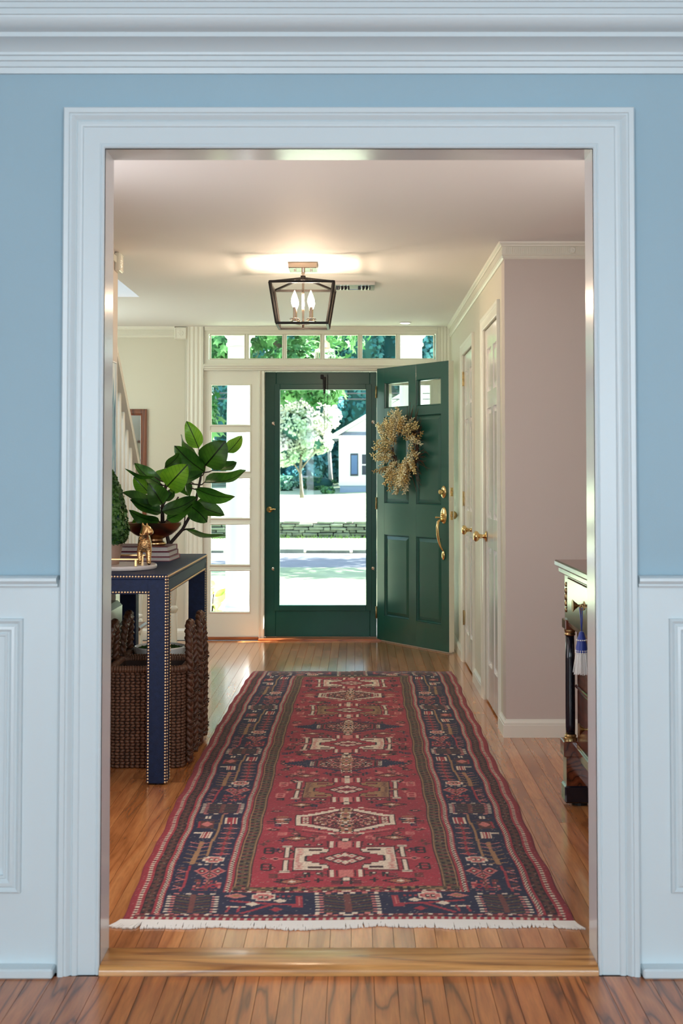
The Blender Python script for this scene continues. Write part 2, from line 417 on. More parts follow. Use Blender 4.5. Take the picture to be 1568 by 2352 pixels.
M['gberry3'] = P('amber_gilded_berry', (.50, .33, .12, 1), .3, .6, rand=.2)
M['twig'] = P('brown_twig', srgb(84,46,26), .7)
M['wirem'] = P('utility_cable', srgb(60,60,66), .6)
M['fringe'] = P('ivory_cotton_fringe', (.78, .75, .69, 1), .9)
M['porch'] = P('grey_porch_boards', srgb(140,142,146), .6)
def art_mat():
    m, n, l, b = new_mat('blue_watercolour')
    tc = n.new('ShaderNodeTexCoord'); mp = n.new('ShaderNodeMapping'); mp.inputs['Scale'].default_value = (1, 7, 1.6)
    nz = n.new('ShaderNodeTexNoise'); nz.inputs['Scale'].default_value = 2.2; nz.inputs['Detail'].default_value = 5; nz.inputs['Distortion'].default_value = .6
    l.new(tc.outputs['Object'], mp.inputs[0]); l.new(mp.outputs[0], nz.inputs['Vector'])
    r = n.new('ShaderNodeValToRGB'); e = r.color_ramp.elements
    e[0].position = .36; e[0].color = srgb(20,46,84); e[1].position = .62; e[1].color = srgb(214,224,226)
    x = e.new(.47); x.color = srgb(96,150,178)
    l.new(nz.outputs['Fac'], r.inputs[0]); l.new(r.outputs[0], b.inputs['Base Color']); b.inputs['Roughness'].default_value = .6
    return m
M['art'] = art_mat()
# ================================================================== THE SETTING
TN = [0]
def trim(mb, mat, label, smooth=False, parent=None, name=None):
    TN[0] += 1
    return struct(name or 'trim_%d' % TN[0], mb, mat, label, 'trim', parent, smooth)
def hm(mb, path, prof, z, side=-1):                  # horizontal moulding: prof (height, projection)
    path = [Vector((p[0], p[1], 0)) for p in path]; m = len(path); k = len(prof); vs = []; fs = []
    for i, p in enumerate(path):
        d0 = (p - path[i-1]).normalized() if i else None
        d1 = (path[i+1] - p).normalized() if i < m-1 else None
        d0 = d0 or d1; d1 = d1 or d0
        s0 = d0.cross(V(0,0,1))*side; s1 = d1.cross(V(0,0,1))*side
        mt = (s0+s1)/max(1e-6, 1+s0.dot(s1))
        for a, b in prof: q = p + mt*b; vs.append((q.x, q.y, z+a))
    for i in range(m-1):
        for q in range(k-1): fs.append((i*k+q, (i+1)*k+q, (i+1)*k+q+1, i*k+q+1))
    fs.append(tuple(range(k))[::-1]); fs.append(tuple(range((m-1)*k, m*k)))
    return mb.add(vs, fs)

# --- dining room front wall with the cased opening
OX0, OX1, OZ = -.646, .604, 2.088
m = MB().box(-2.6, OX0-.012, 3.165, 3.264, 0, 2.5).box(OX1+.012, 2.6, 3.165, 3.264, 0, 2.5).box(OX0-.012, OX1+.012, 3.165, 3.264, OZ+.012, 2.5)
wf = struct('wall_front', m, M['blue'], 'pale blue wall around the wide cased opening', 'wall')
hw = MB().box(-1.34, OX0-.012, 3.2641, 3.268, 0, 2.37).box(OX1+.012, 1.5, 3.2641, 3.268, 0, 2.37).box(OX0-.012, OX1+.012, 3.2641, 3.268, OZ+.012, 2.37)
struct('hall_side', hw, M['hwall'], parent=wf)
for x0, x1 in ((-2.6, -.75), (.70, 2.6)):
    struct('wainscot_panel', MB().box(x0, x1, 3.159, 3.1651, 0, .985), M['dtrim'], parent=wf)
jb = MB().box(OX0-.012, OX0, 3.15, 3.268, 0, OZ+.012)
struct('jamb', jb, M['jamb'], parent=wf); struct('jamb', MB().box(OX1, OX1+.012, 3.15, 3.268, 0, OZ+.012), M['jamb'], parent=wf)
struct('head_jamb', MB().box(OX0, OX1, 3.15, 3.268, OZ, OZ+.012), M['jamb'], parent=wf)
CASE = [(0,0),(0,.010),(.003,.014),(.008,.013),(.010,.010),(.013,.012),(.053,.012),(.056,.016),(.062,.018),(.068,.017),(.071,.013),(.075,.018),(.082,.023),(.087,.022),(.089,.026),(.100,.027),(.103,.024),(.103,0)]
trim(MB().mould([(OX0,3.159,0),(OX0,3.159,OZ),(OX1,3.159,OZ),(OX1,3.159,0)], (0,-1,0), CASE), M['dtrim'], 'white moulded casing round the wide opening in the blue wall', 30)
CROWN = [(0,0),(0,.010),(.014,.012),(.016,.017),(.028,.018),(.030,.024),(.040,.025),(.042,.031),(.048,.032),(.054,.037),(.062,.050),(.068,.062),(.0705,.072),(.072,.078),(.083,.079),(.0835,.082),(.086,.098),(.092,.110),(.100,.117),(.108,.120),(.111,.121),(.1115,.126),(.125,.127),(.1255,.133),(.138,.134),(.1385,.140),(.216,.146),(.216,0)]
trim(MB().mould([(-2.6,3.165,2.284),(2.6,3.165,2.284)], (0,-1,0), CROWN), M['dtrim'], 'wide white crown moulding above the blue wall', 25)
RAIL = [(0,0),(0,.012),(.004,.015),(.009,.014),(.011,.024),(.017,.029),(.024,.028),(.029,.020),(.030,.004),(.030,0)]
trim(MB().mould([(-2.6,3.160,.967),(-.758,3.160,.967)], (0,-1,0), RAIL), M['dtrim'], 'white chair rail on the left of the cased opening', 30)
trim(MB().mould([(.712,3.160,.967),(2.6,3.160,.967)], (0,-1,0), RAIL), M['dtrim'], 'white chair rail on the right of the cased opening', 30)
PAN = [(0,0),(.001,.010),(.006,.014),(.011,.010),(.014,.007),(.020,.012),(.027,.013),(.032,.008),(.036,.006),(.039,.010),(.044,.009),(.046,0)]
for x0, x1 in ((-1.75, -.846), (.79, 1.70)):
    pm = MB().mould([(x1,3.159,.200),(x1,3.159,.888),(x0,3.159,.888),(x0,3.159,.200)], (0,-1,0), PAN, closed=True)
    struct('panel_moulding', pm, M['dtrim'], parent=wf, smooth=30)
struct('baseboard_left', MB().cbox(-2.6, -.757, 3.118, 3.162, 0, .024, .004), M['dtrim'], 'low white base shoe left of the cased opening', 'baseboard')
struct('baseboard_right', MB().cbox(.711, 2.6, 3.118, 3.162, 0, .024, .004), M['dtrim'], 'low white base shoe right of the cased opening', 'baseboard')
# rest of the dining room, behind the camera
struct('wall_left', MB().box(-2.72, -2.6, -2.5, 3.264, 0, 2.5), M['blue'], 'blue left wall of the dining room', 'wall')
struct('wall_right', MB().box(2.6, 2.72, -2.5, 3.264, 0, 2.5), M['blue'], 'blue right wall of the dining room', 'wall')
struct('wall_rear', MB().box(-2.72, 2.72, -2.62, -2.5, 0, 2.5), M['blue'], 'blue rear wall of the dining room', 'wall')
struct('ceiling', MB().box(-2.72, 2.72, -2.62, 3.264, 2.5, 2.6), M['dceil'], 'white dining room ceiling', 'ceiling')

# --- floors: every strip of oak is a board of its own
def planks(parent, x0, x1, y0, y1, w, mat, lens, seed, skip=None, ztop=0):
    r = random.Random(seed); x = x0; n = 0
    while x < x1 - 1e-4:
        xe = min(x+w, x1); y = y0 - r.random()*.6
        while y < y1:
            ln = r.choice(lens)*(.85+.3*r.random()); a, b = max(y, y0), min(y+ln, y1)
            if y1 - b < .25: b = y1
            if b - a > .02 and not (skip and skip(x, xe, a, b)):
                g = .0006; t = ztop
                MB().box(x+g, xe-g, a+g, b-g, ztop-.018, t).build('floor_board', mat, parent); n += 1
            if b == y1: break
            y += ln
        x = xe
    return n
fh = struct('floor', MB().box(-2.4, 1.5, 3.264, 9.55, -.12, -.016), M['sub'], 'oak strip floor of the entrance hall', 'floor')
n1 = planks(fh, -1.215, 1.355, 3.30, 9.335, .0571, M['oak'], (.9, 1.25, 1.7, 2.1), 3, lambda a, b, c, d: a > .705 and c > 5.95)
n1 += planks(fh, -2.25, -1.215, 7.45, 9.335, .0571, M['oak'], (1.2, 1.9), 4)
fd = struct('floor', MB().box(-2.72, 2.72, -2.62, 3.264, -.12, -.016), M['sub'], 'oak strip floor of the dining room', 'floor')
planks(fd, -1.5, 1.5, -.2, 3.139, .0571, M['oakd'], (1.2, 1.8), 9)
fdr = MB().box(-2.6, -1.5, -2.5, 3.165, -.016, 0).box(1.5, 2.6, -2.5, 3.165, -.016, 0).box(-1.5, 1.5, -2.5, -.2, -.016, 0)
fdr.build('floor_edge', M['oakd'], fd)
tp = [(3.139,0),(3.139,.010),(3.142,.017),(3.148,.0215),(3.156,.023),(3.264,.023),(3.302,.006),(3.302,0)]
trim(MB().prism(tp, OX0+.0005, OX1-.0005, 'yz'), M['oakt'], 'honey oak threshold board across the cased opening', 30)

# --- hall walls and ceiling
struct('wall_left', MB().box(-1.34, -1.22, 3.268, 6.29, 0, 2.37), M['hwall'], 'cream hall wall behind the navy table', 'wall')
struct('wall_right', MB().box(1.36, 1.48, 3.268, 5.947, 0, 2.37), M['hwall'], 'beige hall wall behind the chest of drawers', 'wall')
struct('wall_back', MB().box(.71, 1.48, 5.947, 6.07, 0, 2.37), M['hwall'], 'grey-beige wall facing the camera beside the closet doors', 'wall')
D1, D2 = (6.215, 6.925, 2.055), (7.565, 8.285, 2.045)
cw = MB().box(.7101, .83, 5.95, D1[0], 0, 2.3699).box(.7101, .83, D1[1], D2[0], 0, 2.3699).box(.7101, .83, D2[1], 9.52, 0, 2.3699)
cw.box(.7101, .83, D1[0], D1[1], D1[2], 2.3699).box(.7101, .83, D2[0], D2[1], D2[2], 2.3699).box(.83, .86, 5.95, 9.52, 0, 2.3699)
struct('wall_right', cw, M['hwall2'], 'cream hall wall with two white closet doors', 'wall')
struct('wall_left', MB().box(-2.42, -2.30, 3.165, 9.52, 0, 5), M['hwall2'], 'cream wall on the far side of the stairs', 'wall')
struct('wall_back', MB().box(-2.42, -1.297, 9.40, 9.52, 0, 2.37), M['hwall2'], 'cream end wall with a framed mirror beside the stairs', 'wall')
cl = MB().box(-1.375, 1.48, 3.264, 9.52, 2.37, 2.56).box(-2.42, -1.375, 7.8, 9.52, 2.37, 2.56)
struct('ceiling', cl, M['ceil'], 'warm white hall ceiling with the lantern', 'ceiling')
sh = MB().box(-2.3, -1.375, 7.8, 7.9, 2.56, 5).box(-1.375, -1.27, 3.165, 7.9, 2.56, 5).box(-2.3, -1.27, 3.165, 3.264, 2.3, 5).box(-2.42, -1.27, 3.165, 7.9, 5, 5.1)
sh.box(-2.3, -1.34, 3.165, 3.264, 0, 2.3)
struct('wall_upper', sh, M['shaft'], 'pale blue upstairs wall seen through the stairwell opening', 'wall')
HC = [(0,0),(0,.005),(.006,.011),(.012,.008),(.016,.015),(.022,.012),(.023,.009),(.060,.009),(.061,.016),(.068,.018),(.072,.026),(.082,.029),(.082,0)]
def crown(path, label, fl):
    o = trim(hm(MB(), path, HC, 2.288), M['htrim'], label, 30)
    fm = MB()                                        # fluted frieze, ribs a centimetre apart
    for (xa, ya), (xb, yb) in fl:
        L = math.hypot(xb-xa, yb-ya); n = int(L/.0094); dx, dy = (xb-xa)/L, (yb-ya)/L
        for i in range(n):
            cx, cyy = xa+dx*(i+.5)*.0094, ya+dy*(i+.5)*.0094
            fm.box(cx-.0026-abs(dy)*.001, cx+.0026+abs(dy)*.001, cyy-.0026-abs(dx)*.001, cyy+.0026+abs(dx)*.001, 2.3135, 2.3465)
    stuff(struct('frieze_flutes', fm, M['htrim'], parent=o))
    return o
oc = crown([(1.36,5.947),(.71,5.947),(.71,9.40)], 'white fluted crown moulding above the closet doors', [((1.35,5.9385),(.705,5.9385)),((.7015,5.95),(.7015,9.35))])
struct('rosette', MB().lathe([(.0,.006),(.004,.007),(.006,.004),(.010,.004),(.013,.008),(.0165,.006),(.0165,0)], (0,0,0), 16).xform(Matrix.Translation((1.035,5.938,2.330)) @ Matrix.Rotation(R(90),4,'X')), M['htrim'], parent=oc, smooth=True)
crown([(-1.22,3.29),(-1.22,6.20)], 'white fluted crown moulding at the top of the left hall wall', [((-1.2115,3.3),(-1.2115,6.2))])
crown([(-1.385,9.40),(-2.30,9.40)], 'white fluted crown moulding above the framed mirror', [((-1.39,9.3915),(-2.29,9.3915))])
def corner_block(x, y, z, face, label):
    b = MB().cbox(-.046, .046, -.026, 0, -.047, .047, .004)
    fr = MB().mould([(-.036,-.026,-.036),(-.036,-.026,.036),(.036,-.026,.036),(.036,-.026,-.036)], (0,-1,0), [(0,0),(.001,.003),(.005,.003),(.006,0)], closed=True)
    for k in range(8):
        a = k*math.pi/4; fr.ball((.017*math.cos(a), -.026, .017*math.sin(a)), .008, 6, 4, (1,.35,1))
    fr.ball((0,-.026,0), .007, 8, 5, (1,.5,1))
    T = Matrix.Translation((x,y,z)) @ Matrix.Rotation(face,4,'Z')
    o = trim(b.xform(T), M['htrim'], label); struct('rosette', fr.xform(T), M['htrim'], parent=o)
corner_block(-1.340, 9.40, 2.319, 0, 'square white rosette corner block beside the front door pilaster')
corner_block(-1.22, 6.246, 2.321, R(90), 'square white rosette block at the end of the left hall wall')
BASE = [(0,0),(0,.014),(.058,.014),(.060,.0125),(.068,.012),(.080,.005),(.085,.003),(.085,0)]
for pth, nm, lb in (([(1.36,5.947),(.71,5.947),(.71,6.150)], 'baseboard_right', 'white baseboard along the grey-beige wall beside the chest'),
                    ([(.71,6.990),(.71,7.500)], 'baseboard_right', 'white baseboard between the two closet doors'),
                    ([(.71,8.350),(.71,9.40)], 'baseboard_right', 'white baseboard behind the open green door')):
    struct(nm, hm(MB(), pth, BASE, 0), M['htrim'], lb, 'baseboard')
struct('baseboard_left', hm(MB(), [(-1.22,3.29),(-1.22,6.28)], BASE, 0, 1), M['htrim'], 'white baseboard on the left hall wall behind the table', 'baseboard')
struct('baseboard_back', hm(MB(), [(-1.3,9.40),(-2.30,9.40)], BASE, 0), M['htrim'], 'white baseboard below the framed mirror', 'baseboard')

# --- two six-panel closet doors
HCASE = [(0,0),(0,.010),(.004,.013),(.010,.011),(.040,.014),(.046,.019),(.052,.018),(.058,.022),(.066,.022),(.068,.018),(.068,0)]
def raised_panel(mb, u0, u1, z0, z1, yb, yf, mg):    # local: u along x, front towards -y
    mb.box(u0, u1, yb, yb+.006, z0, z1)
    vs = [(u0+.006,yb,z0+.006),(u1-.006,yb,z0+.006),(u1-.006,yb,z1-.006),(u0+.006,yb,z1-.006),(u0+mg,yf,z0+mg),(u1-mg,yf,z0+mg),(u1-mg,yf,z1-mg),(u0+mg,yf,z1-mg)]
    return mb.add(vs, [(4,5,6,7),(0,1,5,4),(1,2,6,5),(2,3,7,6),(3,0,4,7)])
def closet_door(n, ya, yb, ztop, hinge_far, label):
    trim(MB().mould([(.71,yb,0),(.71,yb,ztop),(.71,ya,ztop),(.71,ya,0)], (-1,0,0), [(a,b*.75) for a,b in HCASE]), M['htrim'], 'white moulded casing round the %s closet door' % label, 30)
    W = yb-ya-.006
    d = thing('door_%d' % n, 'white six-panel closet door with brass knob, %s' % {'nearer':'nearer to the camera', 'farther':'farther, beside the open green door'}[label], 'door', (.716, ya+.003, .012), R(90), kind='structure')
    Z = ztop-.018
    st = (.10, .10); mid = W/2
    f = MB().box(0,.10,0,.035,0,Z).box(W-.10,W,0,.035,0,Z).box(mid-.045,mid+.045,0,.035,.0,Z)
    rows = ((.20,.84),(1.0,1.60),(1.69,Z-.11)); prev = 0
    for a, b in rows:
        f.box(.1,W-.1,.0005,.035,prev,a); prev = b
    f.box(.1,W-.1,.0005,.035,prev,Z)
    # local +x -> world +Y, local +y -> world -X ; so flip: front face is at local y max
    fl = Matrix.Scale(-1,4,(0,1,0))
    f.xform(fl); f.build('door_frame', M['cdoor'], d, local=True)
    for a, b in rows:
        for u0, u1 in ((.10,mid-.045),(mid+.045,W-.10)):
            p = MB(); raised_panel(p, u0, u1, a, b, .012, .003, .032); p.xform(fl); p.build('panel', M['cdoor'], d, local=True)
    ku = .062 if hinge_far else W-.062
    kz = .908-.012
    k = MB().lathe([(.0,.0),(.026,.001),(.031,.003),(.030,.007),(.020,.011),(.011,.016),(.010,.028),(.013,.034),(.012,.040),(.020,.044),(.028,.052),(.030,.060),(.027,.068),(.018,.074),(0,.076)], (0,0,0), 20)
    k.xform(Matrix.Translation((ku,0,kz)) @ Matrix.Rotation(R(-90),4,'X') @ Matrix.Scale(1,4))
    k.build('knob', M['brass'], d, True, local=True)
    hu = W+.001 if hinge_far else -.001
    for hz in (.285, 1.075, 1.875):
        h = MB().cbox(hu-.012,hu+.012,-.001,.004,hz-.045,hz+.045,.001)
        h.cyl((hu,.007,hz-.048),(hu,.007,hz+.048),.006,n=10)
        for q in (-.03,-.01,.01,.03): h.cyl((hu,.007,hz+q-.0012),(hu,.007,hz+q+.0012),.0066,n=10)
        h.build('hinge', M['obrass'], d, 40, local=True)
closet_door(1, D1[0], D1[1], D1[2], False, 'nearer')
closet_door(2, D2[0], D2[1], D2[2], True, 'farther')

# --- entrance wall: transom, sidelights, pilasters
YB = 9.40
def pilaster(x0, x1, label):
    m = MB().box(x0, x1, YB-.012, YB+.12, 0, 2.37)
    n = 4; w = (x1-x0); st = w/n
    for i in range(n):
        a = x0+i*st
        m.lathe([(st*.36,0),(st*.36,2.37)], (a+st/2, YB-.010, 0), 10, sy=.7)
    for xe in (x0+.003, x1-.003): m.box(xe-.003, xe+.003, YB-.019, YB, 0, 2.37)
    trim(m, M['htrim'], label, 30)
pilaster(-1.299, -1.167, 'fluted white pilaster left of the sidelight window')
pilaster(.612, .7095, 'fluted white pilaster right of the front door')
w1 = struct('window_1', MB().box(-1.167,.612,YB,YB+.06,2.316,2.3695).box(-1.167,.612,YB,YB+.06,2.083,2.121).box(-1.167,-1.130,YB,YB+.06,2.121,2.316).box(.598,.612,YB,YB+.06,2.121,2.316), M['htrim'], 'six-pane transom window above the green door', 'window')
struct('window_bead', MB().box(-1.16,.61,YB-.022,YB,2.352,2.3695).box(-1.16,.61,YB-.014,YB,2.340,2.352), M['htrim'], parent=w1)
for i in range(6):
    xa = -1.130 + i*.288; 
    struct('pane', MB().box(xa, xa+.288, YB+.028, YB+.031, 2.121, 2.316), M['glass'], parent=w1)
    struct('pane_bead', MB().mould([(xa+.0125,YB+.012,2.125),(xa+.0125,YB+.012,2.312),(xa+.2755,YB+.012,2.312),(xa+.2755,YB+.012,2.125)], (0,-1,0), [(-.006,-.015),(-.005,.003),(0,.007),(.004,.003),(.004,-.015)], closed=True), M['htrim'], parent=w1)
    if i: struct('muntin', MB().cbox(xa-.008, xa+.008, YB+.008, YB+.055, 2.121, 2.316, .002), M['htrim'], parent=w1)
CORN = [(0,0),(0,.012),(.010,.014),(.014,.020),(.018,.024),(.026,.024),(.030,.034),(.038,.036),(.046,.028),(.048,0)]
trim(MB().mould([(-1.165,YB,2.037),(.612,YB,2.037)], (0,-1,0), CORN), M['htrim'], 'moulded white cornice between transom and door', 30)
ZP = [(.201,.526),(.558,.875),(.910,1.226),(1.263,1.577),(1.616,1.934)]
def sidelight(n, x0, x1, xp0, xp1, label):
    w = struct('window_%d' % n, MB().box(x0,xp0,YB+.008,YB+.06,0,2.04).box(xp1,x1,YB+.008,YB+.06,0,2.04).box(xp0,xp1,YB+.008,YB+.06,0,.201).box(xp0,xp1,YB+.008,YB+.06,1.934,2.04), M['htrim'], label, 'window')
    for a, b in zip(ZP[:-1], ZP[1:]): struct('muntin', MB().cbox(xp0,xp1,YB+.012,YB+.055,a[1],b[0],.003), M['htrim'], parent=w)
    for a, b in ZP:
        struct('pane', MB().box(xp0,xp1,YB+.030,YB+.033,a,b), M['glass'], parent=w)
        struct('pane_bead', MB().mould([(xp0+.003,YB+.010,a+.003),(xp0+.003,YB+.010,b-.003),(xp1-.003,YB+.010,b-.003),(xp1-.003,YB+.010,a+.003)], (0,-1,0), [(-.006,-.02),(-.006,.003),(0,.008),(.005,.006),(.007,-.02)], closed=True), M['htrim'], parent=w)
sidelight(2, -1.167, -.745, -1.1165, -.8075, 'five-pane sidelight window left of the green door')
sidelight(3, .180, .612, .2525, .5615, 'five-pane sidelight window hidden behind the open green door')
MUL = [(0,0),(0,.010),(.006,.016),(.014,.012),(.026,.012),(.032,.020),(.040,.022),(.044,.010),(.044,0)]
trim(MB().mould([(-.703,YB+.008,0),(-.703,YB+.008,2.033)], (0,-1,0), MUL), M['htrim'], 'moulded white casing between sidelight and green door', 30)
trim(MB().mould([(.150,YB+.008,2.033),(.150,YB+.008,0)], (0,-1,0), [(a*.75,b) for a,b in MUL]), M['htrim'], 'moulded white casing behind the hinges of the green door', 30)
dj = MB().box(-.745,-.703,YB+.008,YB+.16,0,2.033).box(.150,.182,YB+.008,YB+.16,0,2.033).box(-.745,.182,YB+.008,YB+.16,2.033,2.085).box(-1.167,-.745,YB+.06,YB+.10,2.04,2.085).box(.182,.612,YB+.06,YB+.10,2.04,2.085)
trim(dj, M['htrim'], 'cream jambs and head round the green storm door')
trim(MB().cbox(-1.165,-.745,YB-.015,YB+.03,0,.022,.003), M['redwood'], 'red-stained sill strip under the left sidelight window')
trim(MB().cbox(-.745,.30,YB-.065,YB+.14,-.01,.014,.004), M['redwood'], 'red-stained wooden sill under the green storm door')

# --- green storm door with one big pane
k = 9.455/9.40; g0, g1 = -.586*k, .066*k; zb, zt = 1.256+(.26-1.256)*k, 1.256+(1.891-1.256)*k
sd = thing('door_3', 'dark green storm door with one tall glass pane', 'door', (-.703, 9.455, .014), kind='structure')
f = MB().cbox(-.702,g0-.03,9.455,9.492,.016,2.030,.003).cbox(g1+.03,.148,9.455,9.492,.016,2.030,.003).cbox(g0-.03,g1+.03,9.4555,9.492,zt+.03,2.030,.003).cbox(g0-.03,g1+.03,9.4555,9.492,.016,zb-.03,.003)
f.build('door_frame', M['green2'], sd)
for a, b, c, d in ((g0-.043,g0,zb-.043,zt+.043),(g1,g1+.043,zb-.043,zt+.043)): MB().cbox(a,b,9.449,9.488,c,d,.002).build('glazing_stop', M['green2'], sd)
for c, d in ((zb-.043,zb),(zt,zt+.043)): MB().cbox(g0,g1,9.4495,9.488,c,d,.002).build('glazing_stop', M['green2'], sd)
MB().box(g0-.01,g1+.01,9.470,9.474,zb-.01,zt+.01).build('pane', M['glass'], sd)
for cx, cz in ((-.640,1.638),(.120,1.648),(-.638,.530),(.119,.534)):
    b = MB().lathe([(.012,0),(.012,.003),(.007,.006),(0,.007)], (0,0,0), 12).xform(Matrix.Translation((cx,9.455,cz)) @ Matrix.Rotation(R(90),4,'X'))
    b.bar((cx-.004,9.447,cz+.004),(cx+.011,9.447,cz-.016),.008,.003); b.build('turn_button', M['nickel'], sd, 40)
lv = MB().lathe([(.024,0),(.024,.003),(.020,.007),(.009,.010),(.008,.022),(0,.024)], (0,0,0), 18).xform(Matrix.Translation((-.668,9.455,.980)) @ Matrix.Rotation(R(90),4,'X'))
lv.tube([(-.668,9.435,.980),(-.655,9.430,.981),(-.635,9.430,.984),(-.622,9.432,.982)], [.007,.007,.006,.005], 8); lv.build('lever_handle', M['brass'], sd, True)
MB().cbox(-.712,-.704,9.40,9.43,.86,.92,.001).build('strike_plate', M['brass'], sd)
cx = -.250
cl_ = MB().cbox(cx-.030,cx-.006,9.43,9.455,1.975,2.008,.003).cyl((cx,9.440,1.99),(cx,9.440,1.90),.011,n=10).cyl((cx,9.440,1.90),(cx,9.440,1.862),.008,n=10)
cl_.build('closer_spring', M['iron'], sd, 40)
def chain(mb, x, y, z0, z1, s=.011):
    i = 0; z = z0
    while z > z1:
        t = []
        for q in range(10):
            a = 2*math.pi*q/10; u, w = .0038*math.cos(a), s*.72*math.sin(a)
            t.append((x+(u if i % 2 else 0), y+(0 if i % 2 else u), z-s/2+w))
        mb.tube(t, .0011, 5, closed=True); z -= s; i += 1
ch = MB(); chain(ch, cx+.001, 9.440, 1.862, 1.60); chain(ch, cx+.024, 9.441, 2.01, 1.66)
ch.tube([(cx+.024,9.441,1.66),(cx+.022,9.441,1.61),(cx+.012,9.441,1.585),(cx+.001,9.44,1.60)], .0012, 5)
ch.build('chain', M['iron'], sd)

# --- the open green front door
fdoor = thing('door_4', 'open dark green front door with two small lights and a wreath', 'door', (.149, 9.362, .010), R(-55), kind='structure')
US = [(0,.094),(.394,.482),(.770,.855)]; Z4 = 2.036
RA = [(0,.182),(.790,1.022),(1.668,1.730),(1.925,Z4)]
fr = MB(); inn = MB()
for a, b in US: fr.cbox(a,b,0,.030,0,Z4,.0012); inn.box(a+.001,b-.001,.028,.044,0,Z4)
for a, b in RA:
    for u0, u1 in ((.094,.394),(.482,.770)): fr.box(u0-.004,u1+.004,.0007,.0295,a,b); inn.box(u0,u1,.028,.0434,a,b)
fr.build('door_frame', M['green'], fdoor, local=True); inn.build('inner_face', M['htrim'], fdoor, local=True)
MB().box(.8535,.8565,.001,.0445,0,Z4).build('door_edge', M['htrim'], fdoor, local=True)
for u0, u1 in ((.094,.394),(.482,.770)):
    for a, b in ((.182,.790),(1.022,1.668)):
        p = MB(); raised_panel(p, u0, u1, a, b, .0165, .005, .036); p.box(u0,u1,.018,.032,a,b)
        p.mould([(u0,.004,a),(u0,.004,b),(u1,.004,b),(u1,.004,a)], (0,-1,0), [(0,-.012),(0,0),(-.004,.002),(-.010,-.008),(-.012,-.012)], closed=True)
        p.build('panel', M['green'], fdoor, local=True)
    MB().box(u0,u1,.017,.021,1.730,1.925).build('pane', M['glass'], fdoor, local=True)
    MB().mould([(u0,.004,1.730),(u0,.004,1.925),(u1,.004,1.925),(u1,.004,1.730)], (0,-1,0), [(0,-.030),(0,0),(-.004,.002),(-.010,-.006),(-.012,-.030)], closed=True).build('glazing_bead', M['green'], fdoor, local=True)
RX = Matrix.Rotation(R(90),4,'X')
db = MB().lathe([(.030,0),(.030,.003),(.027,.007),(.020,.010),(.018,.012),(.018,.030),(.016,.034),(0,.035)], (0,0,0), 24).xform(Matrix.Translation((.798,0,1.115)) @ RX)
db.v = [(.798+(p[0]-.798)*1.0, p[1], 1.115+(p[2]-1.115)*(1.45 if p[1] > -.011 else 1)) for p in db.v]
db.build('deadbolt', M['brass'], fdoor, 40, local=True)
hs = MB().lathe([(.034,0),(.034,.003),(.030,.008),(.020,.012),(0,.014)], (0,0,0), 28).xform(Matrix.Translation((.800,0,.950)) @ RX)
hs.v = [(p[0], p[1], .950+(p[2]-.950)*1.75) for p in hs.v]
hs.lathe([(.011,.012),(.011,.022),(.008,.026),(0,.027)], (0,0,0), 14) ; n0 = len(hs.v)-14*4
hs.xform(Matrix.Translation((.800,0,.955)) @ RX, n0)
hs.tube([(.800,-.012,.912),(.800,-.036,.918),(.800,-.052,.905),(.800,-.058,.870),(.800,-.055,.820),(.800,-.044,.770),(.800,-.030,.735),(.800,-.014,.712),(.800,-.006,.700)], [.010,.010,.011,.011,.011,.010,.008,.007,.006], 10)
hs.build('handle_grip', M['brass'], fdoor, True, local=True)
MB().ball((.800,-.006,.672), .020, 14, 9, (.85,.45,1.7)).build('grip_foot', M['brass'], fdoor, True, local=True)
MB().tube([(.790,-.010,.935),(.775,-.034,.937),(.770,-.040,.937)], [.003,.005,.004], 6).cbox(.762,.776,-.050,-.036,.930,.943,.002).build('thumb_latch', M['brass'], fdoor, 40, local=True)
for z in (1.115, .950):
    lp = MB().cbox(.8565,.8585,.012,.036,z-.030,z+.030,.0006); lp.build('latch_plate', M['brass'], fdoor, local=True)
    MB().cbox(.8585,.866,.018,.030,z-.010,z+.010,.002).build('latch_bolt', M['obrass'], fdoor, local=True)
MB().lathe([(.026,0),(.026,.004),(.012,.010),(.011,.030),(.024,.040),(.029,.052),(.022,.064),(0,.067)], (0,0,0), 18).xform(Matrix.Translation((.795,.045,.950)) @ Matrix.Rotation(R(-90),4,'X')).build('inner_knob', M['brass'], fdoor, True, local=True)
for z in (.20, 1.02, 1.86):
    MB().cyl((-.004,-.004,z-.045),(-.004,-.004,z+.045),.006,n=10).build('hinge', M['obrass'], fdoor, True, local=True)
# rubber floor strip under the door
MB().box(.01,.85,.010,.034,-.008,.001).build('door_sweep', M['htrim'], fdoor, local=True)
